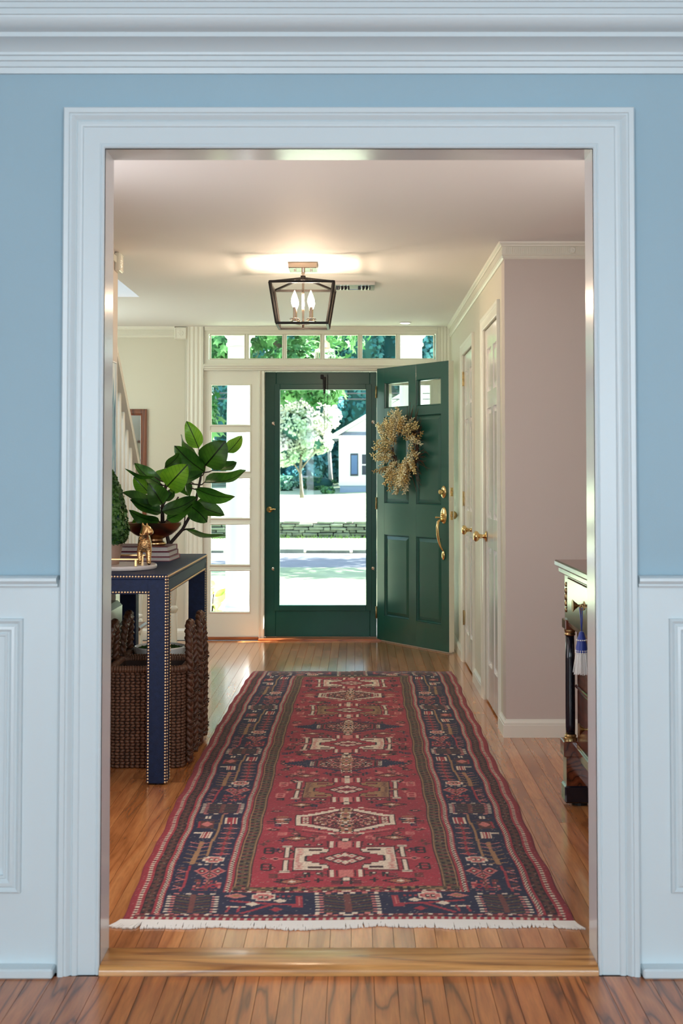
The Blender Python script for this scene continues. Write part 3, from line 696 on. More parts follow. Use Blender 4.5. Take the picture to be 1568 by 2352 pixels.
# ================================================================== OBJECTS IN THE HALL
# --- staircase
RISE, RUN, Y1, SX = .20, .222, 7.38, -1.245
stair = thing('staircase', 'white staircase with brown treads and turned balusters rising behind the navy table', 'staircase', (-1.75, 7.4, 0))
def steps_poly(n0, n1, ylow):
    p = [(Y1-RUN*(n0-1), 0)]
    for n in range(n0, n1+1):
        y = Y1-RUN*(n-1); p += [(y, RISE*n-.028), (y-RUN, RISE*n-.028)]
    p.append((Y1-RUN*n1, 0)); return p
MB().prism(steps_poly(1, 14, 0), -2.298, -1.345, 'yz').build('stair_carcass', M['htrim'], stair)
MB().prism(steps_poly(1, 5, 0), -1.345, SX, 'yz').build('outer_stringer', M['htrim'], stair)
for n in range(1, 15):
    y = Y1-RUN*(n-1); xr = SX+.035 if n <= 5 else -1.345
    MB().cbox(-2.297, xr, y-RUN+.001, y+.028, RISE*n-.027, RISE*n, .009).build('tread', M['frame'], stair)
    if n <= 5:
        sc = [(y-.005,RISE*n-.028),(y-.010,RISE*n-.06),(y-.04,RISE*n-.07),(y-.055,RISE*n-.05),(y-.09,RISE*n-.055),(y-.12,RISE*n-.04),(y-.15,RISE*n-.028)]
        MB().prism(sc, SX, SX+.008, 'yz').build('stringer_bracket', M['htrim'], stair)
def rail_z(y): return 1.336 + (7.131-y)*.8626
bal = None
def baluster_mb(h):
    m = MB().cbox(-.016,.016,-.016,.016,0,.20,.002)
    m.lathe([(.016,.20),(.012,.205),(.018,.215),(.018,.222),(.012,.23),(.0165,.26),(.0175,.32),(.015,.42),(.011,h-.02),(.010,h)], (0,0,0), 10)
    return m
bi = 0
for n in range(1, 6):
    for q in (.055, .165):
        y = Y1-RUN*(n-1)-q
        if y < 6.30: continue
        zb_ = RISE*n; h = rail_z(y)-.055-zb_
        b = baluster_mb(h).xform(Matrix.Translation((SX-.035, y, zb_))); b.build('baluster', M['htrim'], stair, 40)
hr = [(SX-.035, y, rail_z(y)-.03) for y in (5.6, 6.3, 6.7, 7.0, 7.25)] + [(SX-.02,7.36,1.115),(SX+.04,7.40,1.06),(-1.09,7.36,1.035)]
h = MB(); prof = [(-.030,-.022),(-.026,.0),(-.032,.012),(-.022,.028),(0,.034),(.022,.028),(.032,.012),(.026,0),(.030,-.022)]
vs = []; fs = []
for i, p in enumerate(hr):
    t = (Vector(hr[min(i+1,len(hr)-1)])-Vector(hr[max(i-1,0)])).normalized(); a = t.cross(V(0,0,1)).normalized(); b = a.cross(t)
    for u, w in prof: vs.append(Vector(p)+a*u+b*w)
kk = len(prof)
for i in range(len(hr)-1):
    for q in range(kk): fs.append((i*kk+q, i*kk+(q+1) % kk, (i+1)*kk+(q+1) % kk, (i+1)*kk+q))
fs += [tuple(range(kk)), tuple(range((len(hr)-1)*kk, len(hr)*kk))]
h.add(vs, fs); h.build('handrail', M['htrim'], stair, 35)
MB().cbox(-1.345,-.99,7.16,7.52,.0,.172,.03).cbox(-1.345,-.965,7.13,7.55,.172,.20,.012).build('starting_step', M['htrim'], stair)
MB().lathe([(.026,.20),(.026,.42),(.018,.43),(.030,.45),(.030,.46),(.019,.475),(.026,.55),(.028,.64),(.020,.90),(.017,.98),(.026,.99),(.026,1.0),(.020,1.02),(.03,1.03),(.03,1.06)], (-1.09,7.36,0), 18).build('newel_post', M['htrim'], stair, 40)

# --- mirror on the end wall, watercolour on the left wall
mr = thing('wall_mirror', 'wood-framed mirror on the cream end wall behind the stairs', 'mirror', (-1.80, 9.39, 1.15))
MB().mould([(-2.01,9.398,.70),(-2.01,9.398,1.742),(-1.594,9.398,1.742),(-1.594,9.398,.70)][::-1], (0,-1,0), [(0,0),(0,.018),(.010,.022),(.034,.018),(.040,.010),(.046,.012),(.050,.002)], closed=True).build('frame', M['frame'], mr, 30)
MB().box(-1.97,-1.635,9.393,9.396,.74,1.70).build('mirror_glass', M['mirror'], mr)
ar = thing('wall_art', 'tall blue and white watercolour on the left hall wall', 'painting', (-1.22, 5.85, 1.36))
MB().cbox(-1.2195,-1.195,5.55,6.135,.98,1.80,.002).build('canvas', M['art'], ar)
MB().box(-1.2195,-1.193,6.135,6.141,.976,1.804).box(-1.2195,-1.193,5.544,5.55,.976,1.804).box(-1.2195,-1.193,5.544,6.141,1.80,1.806).box(-1.2195,-1.193,5.544,6.141,.974,.98).build('edge_frame', M['white_ext'], ar)

# --- navy console table with nailhead trim
TX0, TX1, TY0, TY1, TZ = -1.196, -.768, 5.035, 6.35, .845
LW, AP = .082, .078
tb = thing('console_table', 'navy grasscloth console table edged with brass nailheads on the left', 'table', ((TX0+TX1)/2, (TY0+TY1)/2, 0))
MB().cbox(TX0,TX1,TY0,TY1,TZ-.022,TZ,.004).build('table_top', M['navy'], tb)
ap = MB().box(TX0+.001,TX1-.001,TY0+.001,TY0+.03,TZ-AP,TZ-.021).box(TX0+.001,TX1-.001,TY1-.03,TY1-.001,TZ-AP,TZ-.021)
ap.box(TX0+.001,TX0+.03,TY0+.03,TY1-.03,TZ-AP,TZ-.021).box(TX1-.03,TX1-.001,TY0+.03,TY1-.03,TZ-AP,TZ-.021)
ap.build('apron', M['navy'], tb)
LEGS = [(TX0,TX0+LW,TY0,TY0+LW),(TX1-LW,TX1,TY0,TY0+LW),(TX0,TX0+LW,TY1-LW,TY1),(TX1-LW,TX1,TY1-LW,TY1)]
for a, b, c, d in LEGS:
    MB().cbox(a,b,c,d,.006,TZ-.022,.003).cyl(((a+b)/2,(c+d)/2,0),((a+b)/2,(c+d)/2,.008),.02,n=10).build('leg', M['navy'], tb)
def nails(p0, p1, nrm, name='nailhead_row', step=.0122, r=.0050):
    p0, p1 = Vector(p0), Vector(p1); n = max(1, round((p1-p0).length/step)); m = MB(); nz = Vector(nrm)
    q = nz.to_track_quat('Z','Y').to_matrix().to_4x4(); dome = [(r,0),(r*.88,r*.42),(r*.5,r*.72),(0,r*.82)]
    for i in range(n+1):
        c = p0.lerp(p1, i/n); s0 = len(m.v)
        m.lathe(dome, (0,0,0), 8); m.xform(Matrix.Translation(c) @ q, s0)
    stuff(m.build(name, M['nail'], tb, True))
e = .0065; zt_, zl = TZ-.008, TZ-AP+.007
FN, RN = (0,-1,0), (1,0,0)
nails((TX0+e,TY0,zt_),(TX1-e,TY0,zt_),FN); nails((TX0+LW-e,TY0,zl),(TX1-LW+e,TY0,zl),FN)
nails((TX1,TY0+e,zt_),(TX1,TY1-e,zt_),RN); nails((TX1,TY0+LW-e,zl),(TX1,TY1-LW+e,zl),RN)
for a, b, c, d in LEGS:
    if c > TY0+.1 and a < TX0+.1: continue
    if c > TY0+.1: nails((b,c+e,.012),(b,c+e,zl),RN); nails((b,d-e,.012),(b,d-e,zt_-.012),RN); continue
    nails((a+e,c,.012),(a+e,c,zl),FN); nails((b-e,c,.012),(b-e,c,zt_-.012),FN)
    if a > TX0+.1: nails((b,c+e,.012),(b,c+e,zt_-.012),RN); nails((b,d-e,.012),(b,d-e,zl),RN)

# --- things on the table
tr = thing('marble_tray', 'round pale pink marble tray with brass handles on the navy table', 'tray', (-1.030, 5.355, TZ))
MB().lathe([(.150,.0005),(.163,.002),(.166,.006),(.166,.016),(.163,.020),(0,.020)], (-1.030,5.355,TZ), 48).build('tray_slab', M['marble'], tr, 40)
for yy, x0, x1 in ((5.225,-1.135,-.918),(5.485,-1.135,-.935)):
    hb = MB().cbox(x0,x1,yy-.004,yy+.004,TZ+.046,TZ+.053,.0015)
    for xx in (x0+.012, x1-.012): hb.cbox(xx-.005,xx+.005,yy-.005,yy+.005,TZ+.0195,TZ+.047,.001)
    hb.build('handle', M['brass'], tr)
tp = thing('boxwood_topiary', 'clipped boxwood cone in a fluted taupe pot at the left edge', 'plant', (-1.062, 5.345, TZ+.02))
m = MB(); zb0 = TZ+.0205; nn = 36; rr = [(.036,0),(.038,.01),(.043,.04),(.050,.075),(.053,.088)]
vs = []; fs = []
for r_, hh in rr + [(.047,.088),(.044,.075)]:
    for k_ in range(nn):
        a = 2*math.pi*k_/nn; q = r_*(1+.05*abs(math.cos(a*6)) if hh < .08 else 1+.03*abs(math.cos(a*6))); vs.append((-1.062+q*math.cos(a), 5.345+q*math.sin(a), zb0+hh))
for i in range(len(rr)+1):
    for k_ in range(nn): l_ = (k_+1) % nn; fs.append((i*nn+k_, i*nn+l_, (i+1)*nn+l_, (i+1)*nn+k_))
fs.append(tuple(range(nn))[::-1]); fs.append(tuple(range((len(rr)+1)*nn,(len(rr)+2)*nn)))
m.add(vs, fs).build('pot', M['pot'], tp, 40)
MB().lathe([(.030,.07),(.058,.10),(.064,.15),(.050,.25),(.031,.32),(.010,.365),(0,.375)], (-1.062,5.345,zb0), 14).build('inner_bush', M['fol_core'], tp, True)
def leaf_quads(points, normals, size, asp, r, fold=.25):
    m = MB()
    for p, n in zip(points, normals):
        n = Vector(n).normalized(); t = n.orthogonal(); t.rotate(Matrix.Rotation(r.random()*6.283, 3, n)); w = n.cross(t)
        s = size*(.7+.6*r.random()); t = (t + n*r.uniform(-.3,.7)).normalized()
        a = p - t*s*.5; c = p + t*s*.5; b = p + w*s*asp*.5 + n*s*fold*.3; d = p - w*s*asp*.5 + n*s*fold*.3
        m.add([a,b,c,d], [(0,1,2),(0,2,3)])
    return m
pts = []; nrs = []
r_ = random.Random(5)
for i in range(2600):
    t = r_.random()**1.1; a = r_.random()*6.283; rad = float(np.interp(t, [0,.08,.2,.5,.75,.92,1], [.045,.068,.076,.062,.044,.020,.006]))*r_.uniform(.88,1.06)
    p = V(-1.062+rad*math.cos(a), 5.345+rad*math.sin(a), zb0+.085+.315*t); pts.append(p); nrs.append((math.cos(a)+r_.uniform(-.5,.5), math.sin(a)+r_.uniform(-.5,.5), .5+r_.uniform(-.4,.6)))
stuff(leaf_quads(pts, nrs, .021, .62, r_).build('foliage', M['boxwood'], tp, fix=False))

# gold animal figurine: one continuous body grown over a skeleton
fg = thing('animal_figurine', 'gold hammered metal animal figurine with pointed ears on the marble tray', 'figurine', (-.902, 5.27, TZ+.0225))
sk_v = [(-.012,.060,.092),(-.006,.030,.094),(.0,.0,.098),(.002,-.010,.122),(.006,-.020,.148),(.022,-.030,.146),(.040,-.038,.132),      # 0 hip .. 6 muzzle
        (-.019,-.004,.062),(-.019,-.008,.030),(-.019,-.010,.006),(.020,-.006,.062),(.020,-.010,.030),(.021,-.012,.006),                 # front legs 7-12
        (-.030,.062,.060),(-.030,.066,.030),(-.030,.064,.006),(.008,.066,.060),(.008,.070,.030),(.008,.068,.006),                       # hind legs 13-18
        (-.022,.076,.100),(-.036,.078,.098),                                                                                             # tail 19-20
        (-.004,-.016,.166),(-.006,-.014,.180),(.012,-.012,.166),(.012,-.010,.178),                                                      # ears 21-24
        (-.019,-.016,.005),(.021,-.019,.005)]
sk_e = [(0,1),(1,2),(2,3),(3,4),(4,5),(5,6),(2,7),(7,8),(8,9),(2,10),(10,11),(11,12),(0,13),(13,14),(14,15),(0,16),(16,17),(17,18),(0,19),(19,20),(4,21),(21,22),(4,23),(23,24),(9,25),(12,26)]
sk_r = [.026,.027,.028,.023,.022,.019,.014,.014,.0105,.010,.014,.0105,.010,.014,.010,.010,.014,.010,.010,.008,.007,.007,.002,.007,.002,.007,.007]
me = bpy.data.meshes.new('body'); me.from_pydata(sk_v, sk_e, [])
fb = bpy.data.objects.new('body', me); COL.objects.link(fb); fb.parent = fg; me.materials.append(M['gold'])
md = fb.modifiers.new('skin', 'SKIN'); md.use_smooth_shade = True
for i, rad in enumerate(sk_r): me.skin_vertices[0].data[i].radius = (rad, rad)
me.skin_vertices[0].data[2].use_root = True
ss = fb.modifiers.new('sub', 'SUBSURF'); ss.levels = 2; ss.render_levels = 2
ey = MB(); r_ = random.Random(2)
for i in range(46):                                   # raised dots on neck and chest
    z = r_.uniform(.075,.135); a = r_.uniform(-2.6,-.4); q = .026 if z < .11 else .022
    ey.ball((.001+q*math.cos(a), -.006-.3*(z-.098)+q*.95*math.sin(a), z), .0026, 6, 4)
for ex, eyy in ((.030,-.049),): ey.ball((ex,eyy,.148), .003, 6, 4)
stuff(ey.build('raised_dots', M['gold'], fg, True, local=True))

def book(name, label, x0, x1, y0, y1, z0, z1, cover, rz, grp='books stacked under the bronze bowl'):
    cx_, cy_ = (x0+x1)/2, (y0+y1)/2
    t = thing(name, label, 'book', (cx_, cy_, z0), rz, grp); w, d, h_ = (x1-x0)/2, (y1-y0)/2, z1-z0
    MB().box(-w+.002,w-.004,-d+.004,d-.003,.003,h_-.003).build('pages', M['page'], t, local=True)
    MB().cbox(-w,w,-d,d,0,.003,.0007).cbox(-w,w,-d,d,h_-.003,h_,.0007).cbox(-w,w,d-.003,d,.0,h_,.0007).build('cover', cover, t, local=True)
book('book', 'thin dusty rose book at the bottom of the stack under the bronze bowl', -1.168,-.868,5.80,6.07,TZ+.0003,.865,M['bookpink'],R(-2))
book('book', 'burgundy book in the middle of the stack under the bronze bowl', -1.166,-.874,5.805,6.06,.8653,.889,M['bookred'],R(-1))
book('book', 'burgundy book on top of the stack under the bronze bowl', -1.160,-.880,5.81,6.055,.8893,.913,M['bookred'],R(-2.5))

bo = thing('bronze_bowl', 'wide footed bronze bowl on a stack of books, holding a plant', 'bowl', (-.973, 5.93, .9133))
MB().lathe([(.0,.0),(.056,.0),(.058,.003),(.058,.014),(.054,.017),(.046,.022),(.046,.030),(.060,.038),(.090,.052),(.115,.072),(.131,.096),(.136,.108),(.133,.109),(.128,.098),(.110,.076),(.06,.05),(0,.046)], (-.973,5.93,.9133), 48).build('bowl', M['bronze'], bo, 40)
MB().lathe([(.0585,.0015),(.0600,.003),(.0600,.012),(.0585,.014)], (-.973,5.93,.9133), 40).build('foot_band', M['brass'], bo, True)
MB().lathe([(.118,.080),(.122,.090),(.08,.096),(0,.098)], (-.973,5.93,.9133), 24).build('soil', M['soil'], bo, True)

def broad_leaf(parent, b, t, w, roll, seed, mat):
    r = random.Random(seed); b, t = Vector(b), Vector(t); ax = t-b; L = ax.length; ax.normalize()
    view = (Vector((0,0,1.256))-(b+t)/2).normalized()
    w *= 1.18; s = ax.cross(view).normalized()
    ang = math.acos(min(1,max(.25,roll)))*(1 if r.random() > .5 else -1) + r.uniform(-.12,.12)
    s.rotate(Matrix.Rotation(ang, 3, ax)); n = s.cross(ax)
    if n.z < 0 and abs(n.z) > .3 and roll < .9: pass
    m = MB(); NL, NW = 10, 4; sag = L*r.uniform(.06,.14)*(-1 if n.z > 0 else 1); cup = r.uniform(.12,.30); wav = r.uniform(0,6)
    for i in range(NL+1):
        v = i/NL; wd = w*.5*(math.sin(math.pi*min(1,v**.82))**.62)*(1-.25*v) if 0 < v < 1 else .0008
        if v < .06: wd = .002
        for j in range(-NW, NW+1):
            u = j/NW; pos = b + ax*(L*v) + s*(u*wd) + n*(sag*math.sin(math.pi*v)) + n*(abs(u)**1.5*wd*cup*1.6) + n*(.05*w*math.sin(v*9+wav)*u*u)
            m.v.append(tuple(pos)); m.uv.append((.5+u*.5*(wd/(w*.5)), v))
    q = 2*NW+1
    for i in range(NL):
        for j in range(2*NW): m.f.append((i*q+j, i*q+j+1, (i+1)*q+j+1, (i+1)*q+j))
    return m.build('leaf', mat, parent, True, fix=False)
LEFT= [(-0.9, 5.87, 1.192, -0.794, 5.82, 1.299, 0.122, 1), (-0.942, 5.93, 1.205, -1.059, 5.9, 1.305, 0.073, 0.8), (-0.965, 5.91, 1.239, -1.098, 5.86, 1.279, 0.043, 0.4), (-0.999, 5.96, 1.161, -1.076, 5.97, 1.239, 0.074, 1), (-0.918, 5.85, 1.111, -0.975, 5.81, 1.208, 0.098, 1), (-0.946, 5.88, 1.108, -1.097, 5.81, 1.169, 0.096, 0.5), (-0.927, 5.87, 1.069, -1.067, 5.83, 1.13, 0.081, 0.85), (-0.934, 5.86, 1.03, -1.068, 5.81, 1.083, 0.07, 0.8), (-0.922, 5.88, 1.076, -0.753, 5.83, 1.145, 0.076, 0.8), (-0.903, 5.89, 1.037, -0.779, 5.87, 1.111, 0.077, 0.9), (-0.928, 5.98, 1.284, -0.865, 6.03, 1.353, 0.066, 0.8), (-0.903, 5.96, 1.175, -0.846, 5.99, 1.204, 0.047, 0.8), (-0.918, 5.95, 1.122, -0.883, 5.97, 1.183, 0.053, 0.9), (-1.049, 5.89, 1.031, -1.063, 5.87, 1.026, 0.04, 0.8), (-0.957, 5.96, 1.22, -0.918, 5.98, 1.279, 0.071, 0.9), (-0.934, 5.95, 1.167, -1.012, 5.97, 1.22, 0.061, 0.7)]
RIGHT= [(-0.783, 6.12, 1.381, -0.847, 6.15, 1.514, 0.082, 1), (-0.643, 6.17, 1.36, -0.578, 6.21, 1.442, 0.069, 0.95), (-0.743, 6.06, 1.293, -0.638, 6.02, 1.414, 0.137, 1), (-0.749, 6.09, 1.263, -0.893, 6.06, 1.392, 0.104, 0.9), (-0.798, 6.17, 1.349, -0.886, 6.22, 1.45, 0.082, 0.5), (-0.697, 6.16, 1.28, -0.604, 6.21, 1.308, 0.078, 0.7), (-0.75, 6.1, 1.213, -0.554, 6.18, 1.268, 0.096, 0.6), (-0.79, 6.07, 1.182, -0.601, 6.1, 1.14, 0.086, 0.8), (-0.796, 6.08, 1.108, -0.65, 6.1, 1.05, 0.081, 0.85), (-0.825, 6.05, 1.106, -0.724, 6.0, 1.019, 0.091, 0.9), (-0.847, 6.12, 0.981, -0.637, 6.06, 0.955, 0.049, 0.4), (-0.864, 6.15, 1.205, -0.841, 6.17, 1.144, 0.055, 0.6), (-0.829, 6.12, 1.219, -0.826, 6.12, 1.14, 0.046, 0.6), (-0.852, 6.07, 1.22, -0.75, 6.03, 1.26, 0.062, 0.8)]
pl = thing('broadleaf_plant', 'glossy broad-leaved plant growing from the bronze bowl', 'plant', (-.929, 5.93, 1.005))
stem_l = [(-.929,5.93,1.004),(-.930,5.93,1.072),(-.928,5.93,1.136),(-.915,5.93,1.194),(-.910,5.93,1.231)]
MB().tube(stem_l, [.010,.009,.008,.007,.005], 8).build('stem', M['stem'], pl, True)
def twig(parent, path, base):
    b = Vector(base); i = min(range(len(path)), key=lambda k_: abs(path[k_][2]+.03-b.z)); p = Vector(path[i])
    for k_ in range(len(path)-1):
        for f_ in (0,.25,.5,.75):
            c = Vector(path[k_]).lerp(Vector(path[k_+1]), f_)
            if (c-b).length + abs(c.z+.025-b.z) < (p-b).length + abs(p.z+.025-b.z): p = c
    if (p-b).length < .004: return
    MB().tube([p, p.lerp(b,.5)+V(0,0,-.006), b], [.0035,.003,.0022], 6).build('twig', M['stem'], parent, True)
for i, q in enumerate(LEFT):
    broad_leaf(pl, q[:3], q[3:6], q[6], q[7], 100+i, M['leafb'] if i in (0,3,11,13,14) else M['leaf']); twig(pl, stem_l, q[:3])
pr = thing('broadleaf_plant', 'taller broad-leaved branch rising behind the books towards the sidelight', 'plant', (-.925, 6.12, TZ))
stem_r = [(-.925,6.12,.90),(-.915,6.12,.918),(-.861,6.12,.979),(-.828,6.12,1.039),(-.795,6.12,1.121),(-.774,6.12,1.225),(-.765,6.12,1.290)]
MB().tube(stem_r, [.010,.009,.008,.0075,.007,.006,.004], 8).build('stem', M['stem'], pr, True)
MB().tube([(-.935,6.12,.89),(-.929,6.12,.915),(-.935,6.12,.943),(-.938,6.12,1.0),(-.915,6.11,1.08),(-.88,6.11,1.14)], [.010,.010,.009,.008,.006,.004], 8).build('stem', M['stem'], pr, True)
MB().lathe([(0,.0),(.03,.0),(.036,.004),(.032,.05),(.034,.06),(.028,.06),(.026,.045),(0,.04)], (-.932,6.125,TZ+.0004), 18).build('pot', M['iron'], pr, 40)
for pth in ([(-.856,6.12,.985),(-.850,6.12,1.02),(-.848,6.12,1.055)],[(-.858,6.12,.978),(-.83,6.12,.981),(-.80,6.115,.985)]):
    MB().tube(pth, [.004,.0035,.003], 6).build('twig', M['stem'], pr, True)
for i, q in enumerate(RIGHT):
    broad_leaf(pr, q[:3], q[3:6], q[6], q[7], 200+i, M['leafb'] if i in (0,1) else M['leaf']); twig(pr, stem_r, q[:3])

# --- radiator cabinet by the wall under the table
rd = thing('radiator_cabinet', 'pale enamel radiator cabinet with a slotted grille, against the wall behind the baskets', 'radiator', (-1.16, 5.6, 0))
MB().cbox(-1.218,-1.112,5.20,5.915,0.0,.655,.022).build('casing', M['enamel'], rd)
for j in range(12):
    z = .31+j*.021
    for y0 in (5.245,5.41,5.575,5.74): MB().box(-1.113,-1.1105,y0,y0+.145,z,z+.012).build('grille_slot', M['black'], rd)

# --- two woven baskets
def basket(y0, y1, label):
    x0, x1, H_ = -1.066, -.735, .415
    t = thing('woven_basket', label, 'basket', ((x0+x1)/2, (y0+y1)/2, 0), 0, 'baskets under the navy table')
    cx_, cy_, hx_, hy_, cr = (x0+x1)/2, (y0+y1)/2, (x1-x0)/2, (y1-y0)/2, .045
    def ring(off):
        p = []
        for (sx_, sy_, a0) in ((1,1,0),(-1,1,90),(-1,-1,180),(1,-1,270)):
            for q in range(5):
                a = R(a0+q*22.5); p.append((cx_+sx_*(hx_-cr)+(cr-off)*math.cos(a), cy_+sy_*(hy_-cr)+(cr-off)*math.sin(a)))
        return p
    po, pi_ = ring(.012), ring(.024); n = len(po); m = MB()
    vs = [(x,y,.004) for x,y in po]+[(x,y,H_) for x,y in po]+[(x,y,H_) for x,y in pi_]+[(x,y,.02) for x,y in pi_]; fs = []
    for a in range(3):
        for k_ in range(n): l_ = (k_+1) % n; fs.append((a*n+k_, a*n+l_, (a+1)*n+l_, (a+1)*n+k_))
    fs.append(tuple(range(n))[::-1]); fs.append(tuple(range(3*n,4*n))); m.add(vs, fs).build('inner_shell', M['wick_in'], t)
    path = ring(.008); path.append(path[0]); seg = [math.dist(path[i],path[i+1]) for i in range(n)]; P_ = sum(seg)
    def at(s):
        s %= P_
        for i in range(n):
            if s <= seg[i] or i == n-1: break
            s -= seg[i]
        f = s/seg[i]; a, b = path[i], path[i+1]; return a[0]+(b[0]-a[0])*f, a[1]+(b[1]-a[1])*f, math.atan2(b[1]-a[1], b[0]-a[0])
    w = MB(); rows = 31; ncol = int(P_/.0215); r = random.Random(y0)
    for j in range(rows):
        for i in range(ncol):
            x, y, a = at((i+(j % 2)*.12)*P_/ncol)
            w.ball((x,y,.008+j*.0131), 1, 6, 4, (.0130*r.uniform(.92,1.08),.0085,.0072*r.uniform(.9,1.1)), Matrix.Rotation(a,3,'Z') @ Matrix.Rotation(.22*(-1)**j+r.uniform(-.08,.08),3,'Y'))
    stuff(w.build('weave', M['wicker'], t, True))
    rm = MB(); nr = int(P_/.011)
    for i in range(nr):                                # wrapped rope rim
        x, y, a = at(i*P_/nr); rm.ball((x,y,H_+.004+r.uniform(-.001,.001)), 1, 6, 4, (.0085,.020,.017), Matrix.Rotation(a+.3,3,'Z'))
    stuff(rm.build('rim', M['wicker'], t, True))
    yl0, yl1 = cy_-.088, cy_+.088
    for sx_ in (1,-1):
        xs = cx_+sx_*(hx_+.012)
        ctr = [(xs,yl0,.015+.045*i) for i in range(10)]
        for q in range(9): a = math.pi*q/8; ctr.append((xs-sx_*.012*math.sin(a),cy_-.088*math.cos(a),.44+.155*math.sin(a)**.8))
        ctr += [(xs,yl1,.42-.045*i) for i in range(10)]
        cv = [Vector(c) for c in ctr]; fine = []
        for i in range(len(cv)-1):
            for q in range(5): fine.append(cv[i].lerp(cv[i+1], q/5))
        hb = MB()
        for s_ in range(3):
            pts_ = []; L_ = 0
            for i, p in enumerate(fine):
                if i: L_ += (p-fine[i-1]).length
                t_ = (fine[min(i+1,len(fine)-1)]-fine[max(i-1,0)]).normalized(); A = V(1,0,0); B = t_.cross(A).normalized()
                th = L_/.085*6.283+s_*2.094; pts_.append(p+B*(.0145*math.sin(th))+A*(.008*math.sin(2*th)))
            hb.tube(pts_, .0115, 6)
        hb.build('braided_handle', M['wick_b'], t, True)
        for yy in (yl0, yl1):
            for z in (.06,.17,.28,.385): 
                tie = MB().tube([(xs+.021*math.cos(a),yy+.024*math.sin(a),z+.006*math.sin(a+1)) for a in [k_*6.283/12 for k_ in range(12)]], .003, 5, closed=True)
                tie.tube([(xs+.022*math.cos(a),yy+.025*math.sin(a),z+.012+.008*math.cos(a)) for a in [k_*6.283/12 for k_ in range(12)]], .0025, 5, closed=True)
                tie.build('binding', M['wick_b'], t, True)
    return t
basket(5.315, 5.625, 'brown woven basket with braided handles, front one under the navy table')
basket(5.660, 5.970, 'brown woven basket behind the front basket, holding a mossy white pot')
wp = thing('moss_pot', 'white ceramic pot of green moss standing in the rear basket', 'pot', (-.92, 5.815, .022))
MB().lathe([(0,0),(.07,0),(.085,.05),(.118,.38),(.122,.425),(.116,.430),(.110,.420),(.105,.41),(0,.43)], (-.92,5.815,.022), 28).build('pot', M['whitepot'], wp, 40)
pts = []; nrs = []; r_ = random.Random(3)
for i in range(500):
    a, q = r_.random()*6.283, .104*math.sqrt(r_.random()); pts.append(V(-.92+q*math.cos(a), 5.815+q*math.sin(a), .437+.012*math.cos(q*14))); nrs.append((r_.uniform(-.6,.6), r_.uniform(-.6,.6), 1))
stuff(leaf_quads(pts, nrs, .018, .7, r_).build('moss', M['moss'], wp, fix=False))

# --- chest of drawers
cx0 = .830; chest = thing('chest_of_drawers', 'dark mahogany chest with black columns and brass mounts at the right', 'chest', (1.07, 4.2, 0))
CY0, CY1 = 3.56, 4.80
MB().cbox(cx0+.015,1.335,CY0+.03,CY1-.012,.10,.87,.003).build('carcass', M['mahog'], chest)
MB().cbox(.764,1.345,CY0-.02,CY1+.02,.898,.922,.005).cbox(.778,1.340,CY0-.01,CY1+.01,.872,.8985,.006).build('top', M['mahogx'], chest)
MB().cbox(.800,1.33,CY0+.001,CY1,.675,.873,.003).build('frieze_case', M['mahogx'], chest)
for ya, yb in ((CY0+.09,4.175),(4.18,CY1-.085)):
    MB().cbox(.795,.83,ya,yb,.690,.862,.004).build('frieze_drawer', M['mahogx'], chest)
for a, b in ((.455,.665),(.235,.445)):
    dr = MB().cbox(cx0,.86,CY0+.10,CY1-.095,a+.004,b-.004,.003).build('drawer', M['mahogx'], chest)
    MB().cbox(cx0-.006,.86,CY0+.085,CY1-.08,a-.010,a+.003,.003).build('drawer_rail', M['mahog'], chest)
MB().cbox(cx0-.012,.87,CY0+.04,CY1-.04,.195,.234,.004).build('base_rail', M['mahog'], chest)
for cyl_y in (CY1-.045, CY0+.045):
    MB().lathe([(.0175,.262),(.0185,.30),(.0180,.55),(.0165,.640)], (.812,cyl_y,0), 20).build('column', M['ebony'], chest, True)
    MB().lathe([(.019,.638),(.021,.642),(.0185,.648),(.021,.654),(.022,.662),(.018,.672)], (.812,cyl_y,0), 20).build('capital_ring', M['obrass'], chest, 40)
    MB().lathe([(.026,.243),(.026,.250),(.021,.254),(.023,.258),(.019,.264)], (.812,cyl_y,0), 20).build('base_ring', M['obrass'], chest, 40)
    MB().cbox(.788,.845,cyl_y-.040,cyl_y+.040,.662,.700,.003).build('capital_block', M['mahog'], chest)
    MB().cbox(.780,.90,cyl_y-.044,cyl_y+.044,.185,.243,.003).cbox(.790,.90,cyl_y-.040,cyl_y+.040,.07,.186,.002).build('plinth', M['mahog'], chest)
    MB().cbox(.783,.905,cyl_y-.045,cyl_y+.045,.012,.078,.006).build('foot', M['ebony'], chest)
    MB().lathe([(.03,0),(.03,.012)], (.845,cyl_y,0), 16).build('foot_glide', M['iron'], chest)
    om = MB()
    for q in range(5): om.ball((.798,cyl_y,.735+q*.024), .011-.0015*abs(q-2), 8, 5, (.6,1,1.3))
    for q in (-1,1): om.ball((.798,cyl_y+q*.012,.783), .009, 8, 5, (.5,1,1.4))
    om.build('brass_mount', M['obrass'], chest, True)
RY = Matrix.Rotation(R(-90),4,'Y')
def pull(y, z, x):
    k_ = MB().lathe([(.0,0),(.017,.0),(.015,.003),(.006,.006),(.0045,.012),(.0045,.022),(.008,.026),(.014,.034),(.021,.040),(.022,.042),(0,.043)], (0,0,0), 18).xform(Matrix.Translation((x,y,z)) @ RY)
    return k_
k_ = pull(4.36,.792,.796)
k_.tube([(.782,4.36+.014*math.sin(a),.777+.016*math.cos(a)) for a in [q*6.283/16 for q in range(16)]], .0022, 6, closed=True); k_.build('ring_knob', M['obrass'], chest, 40)
for yy, zz in ((4.44,.345),(4.44,.56),(3.92,.345),(3.92,.56)): pull(yy, zz, cx0).build('knob', M['obrass'], chest, 40)
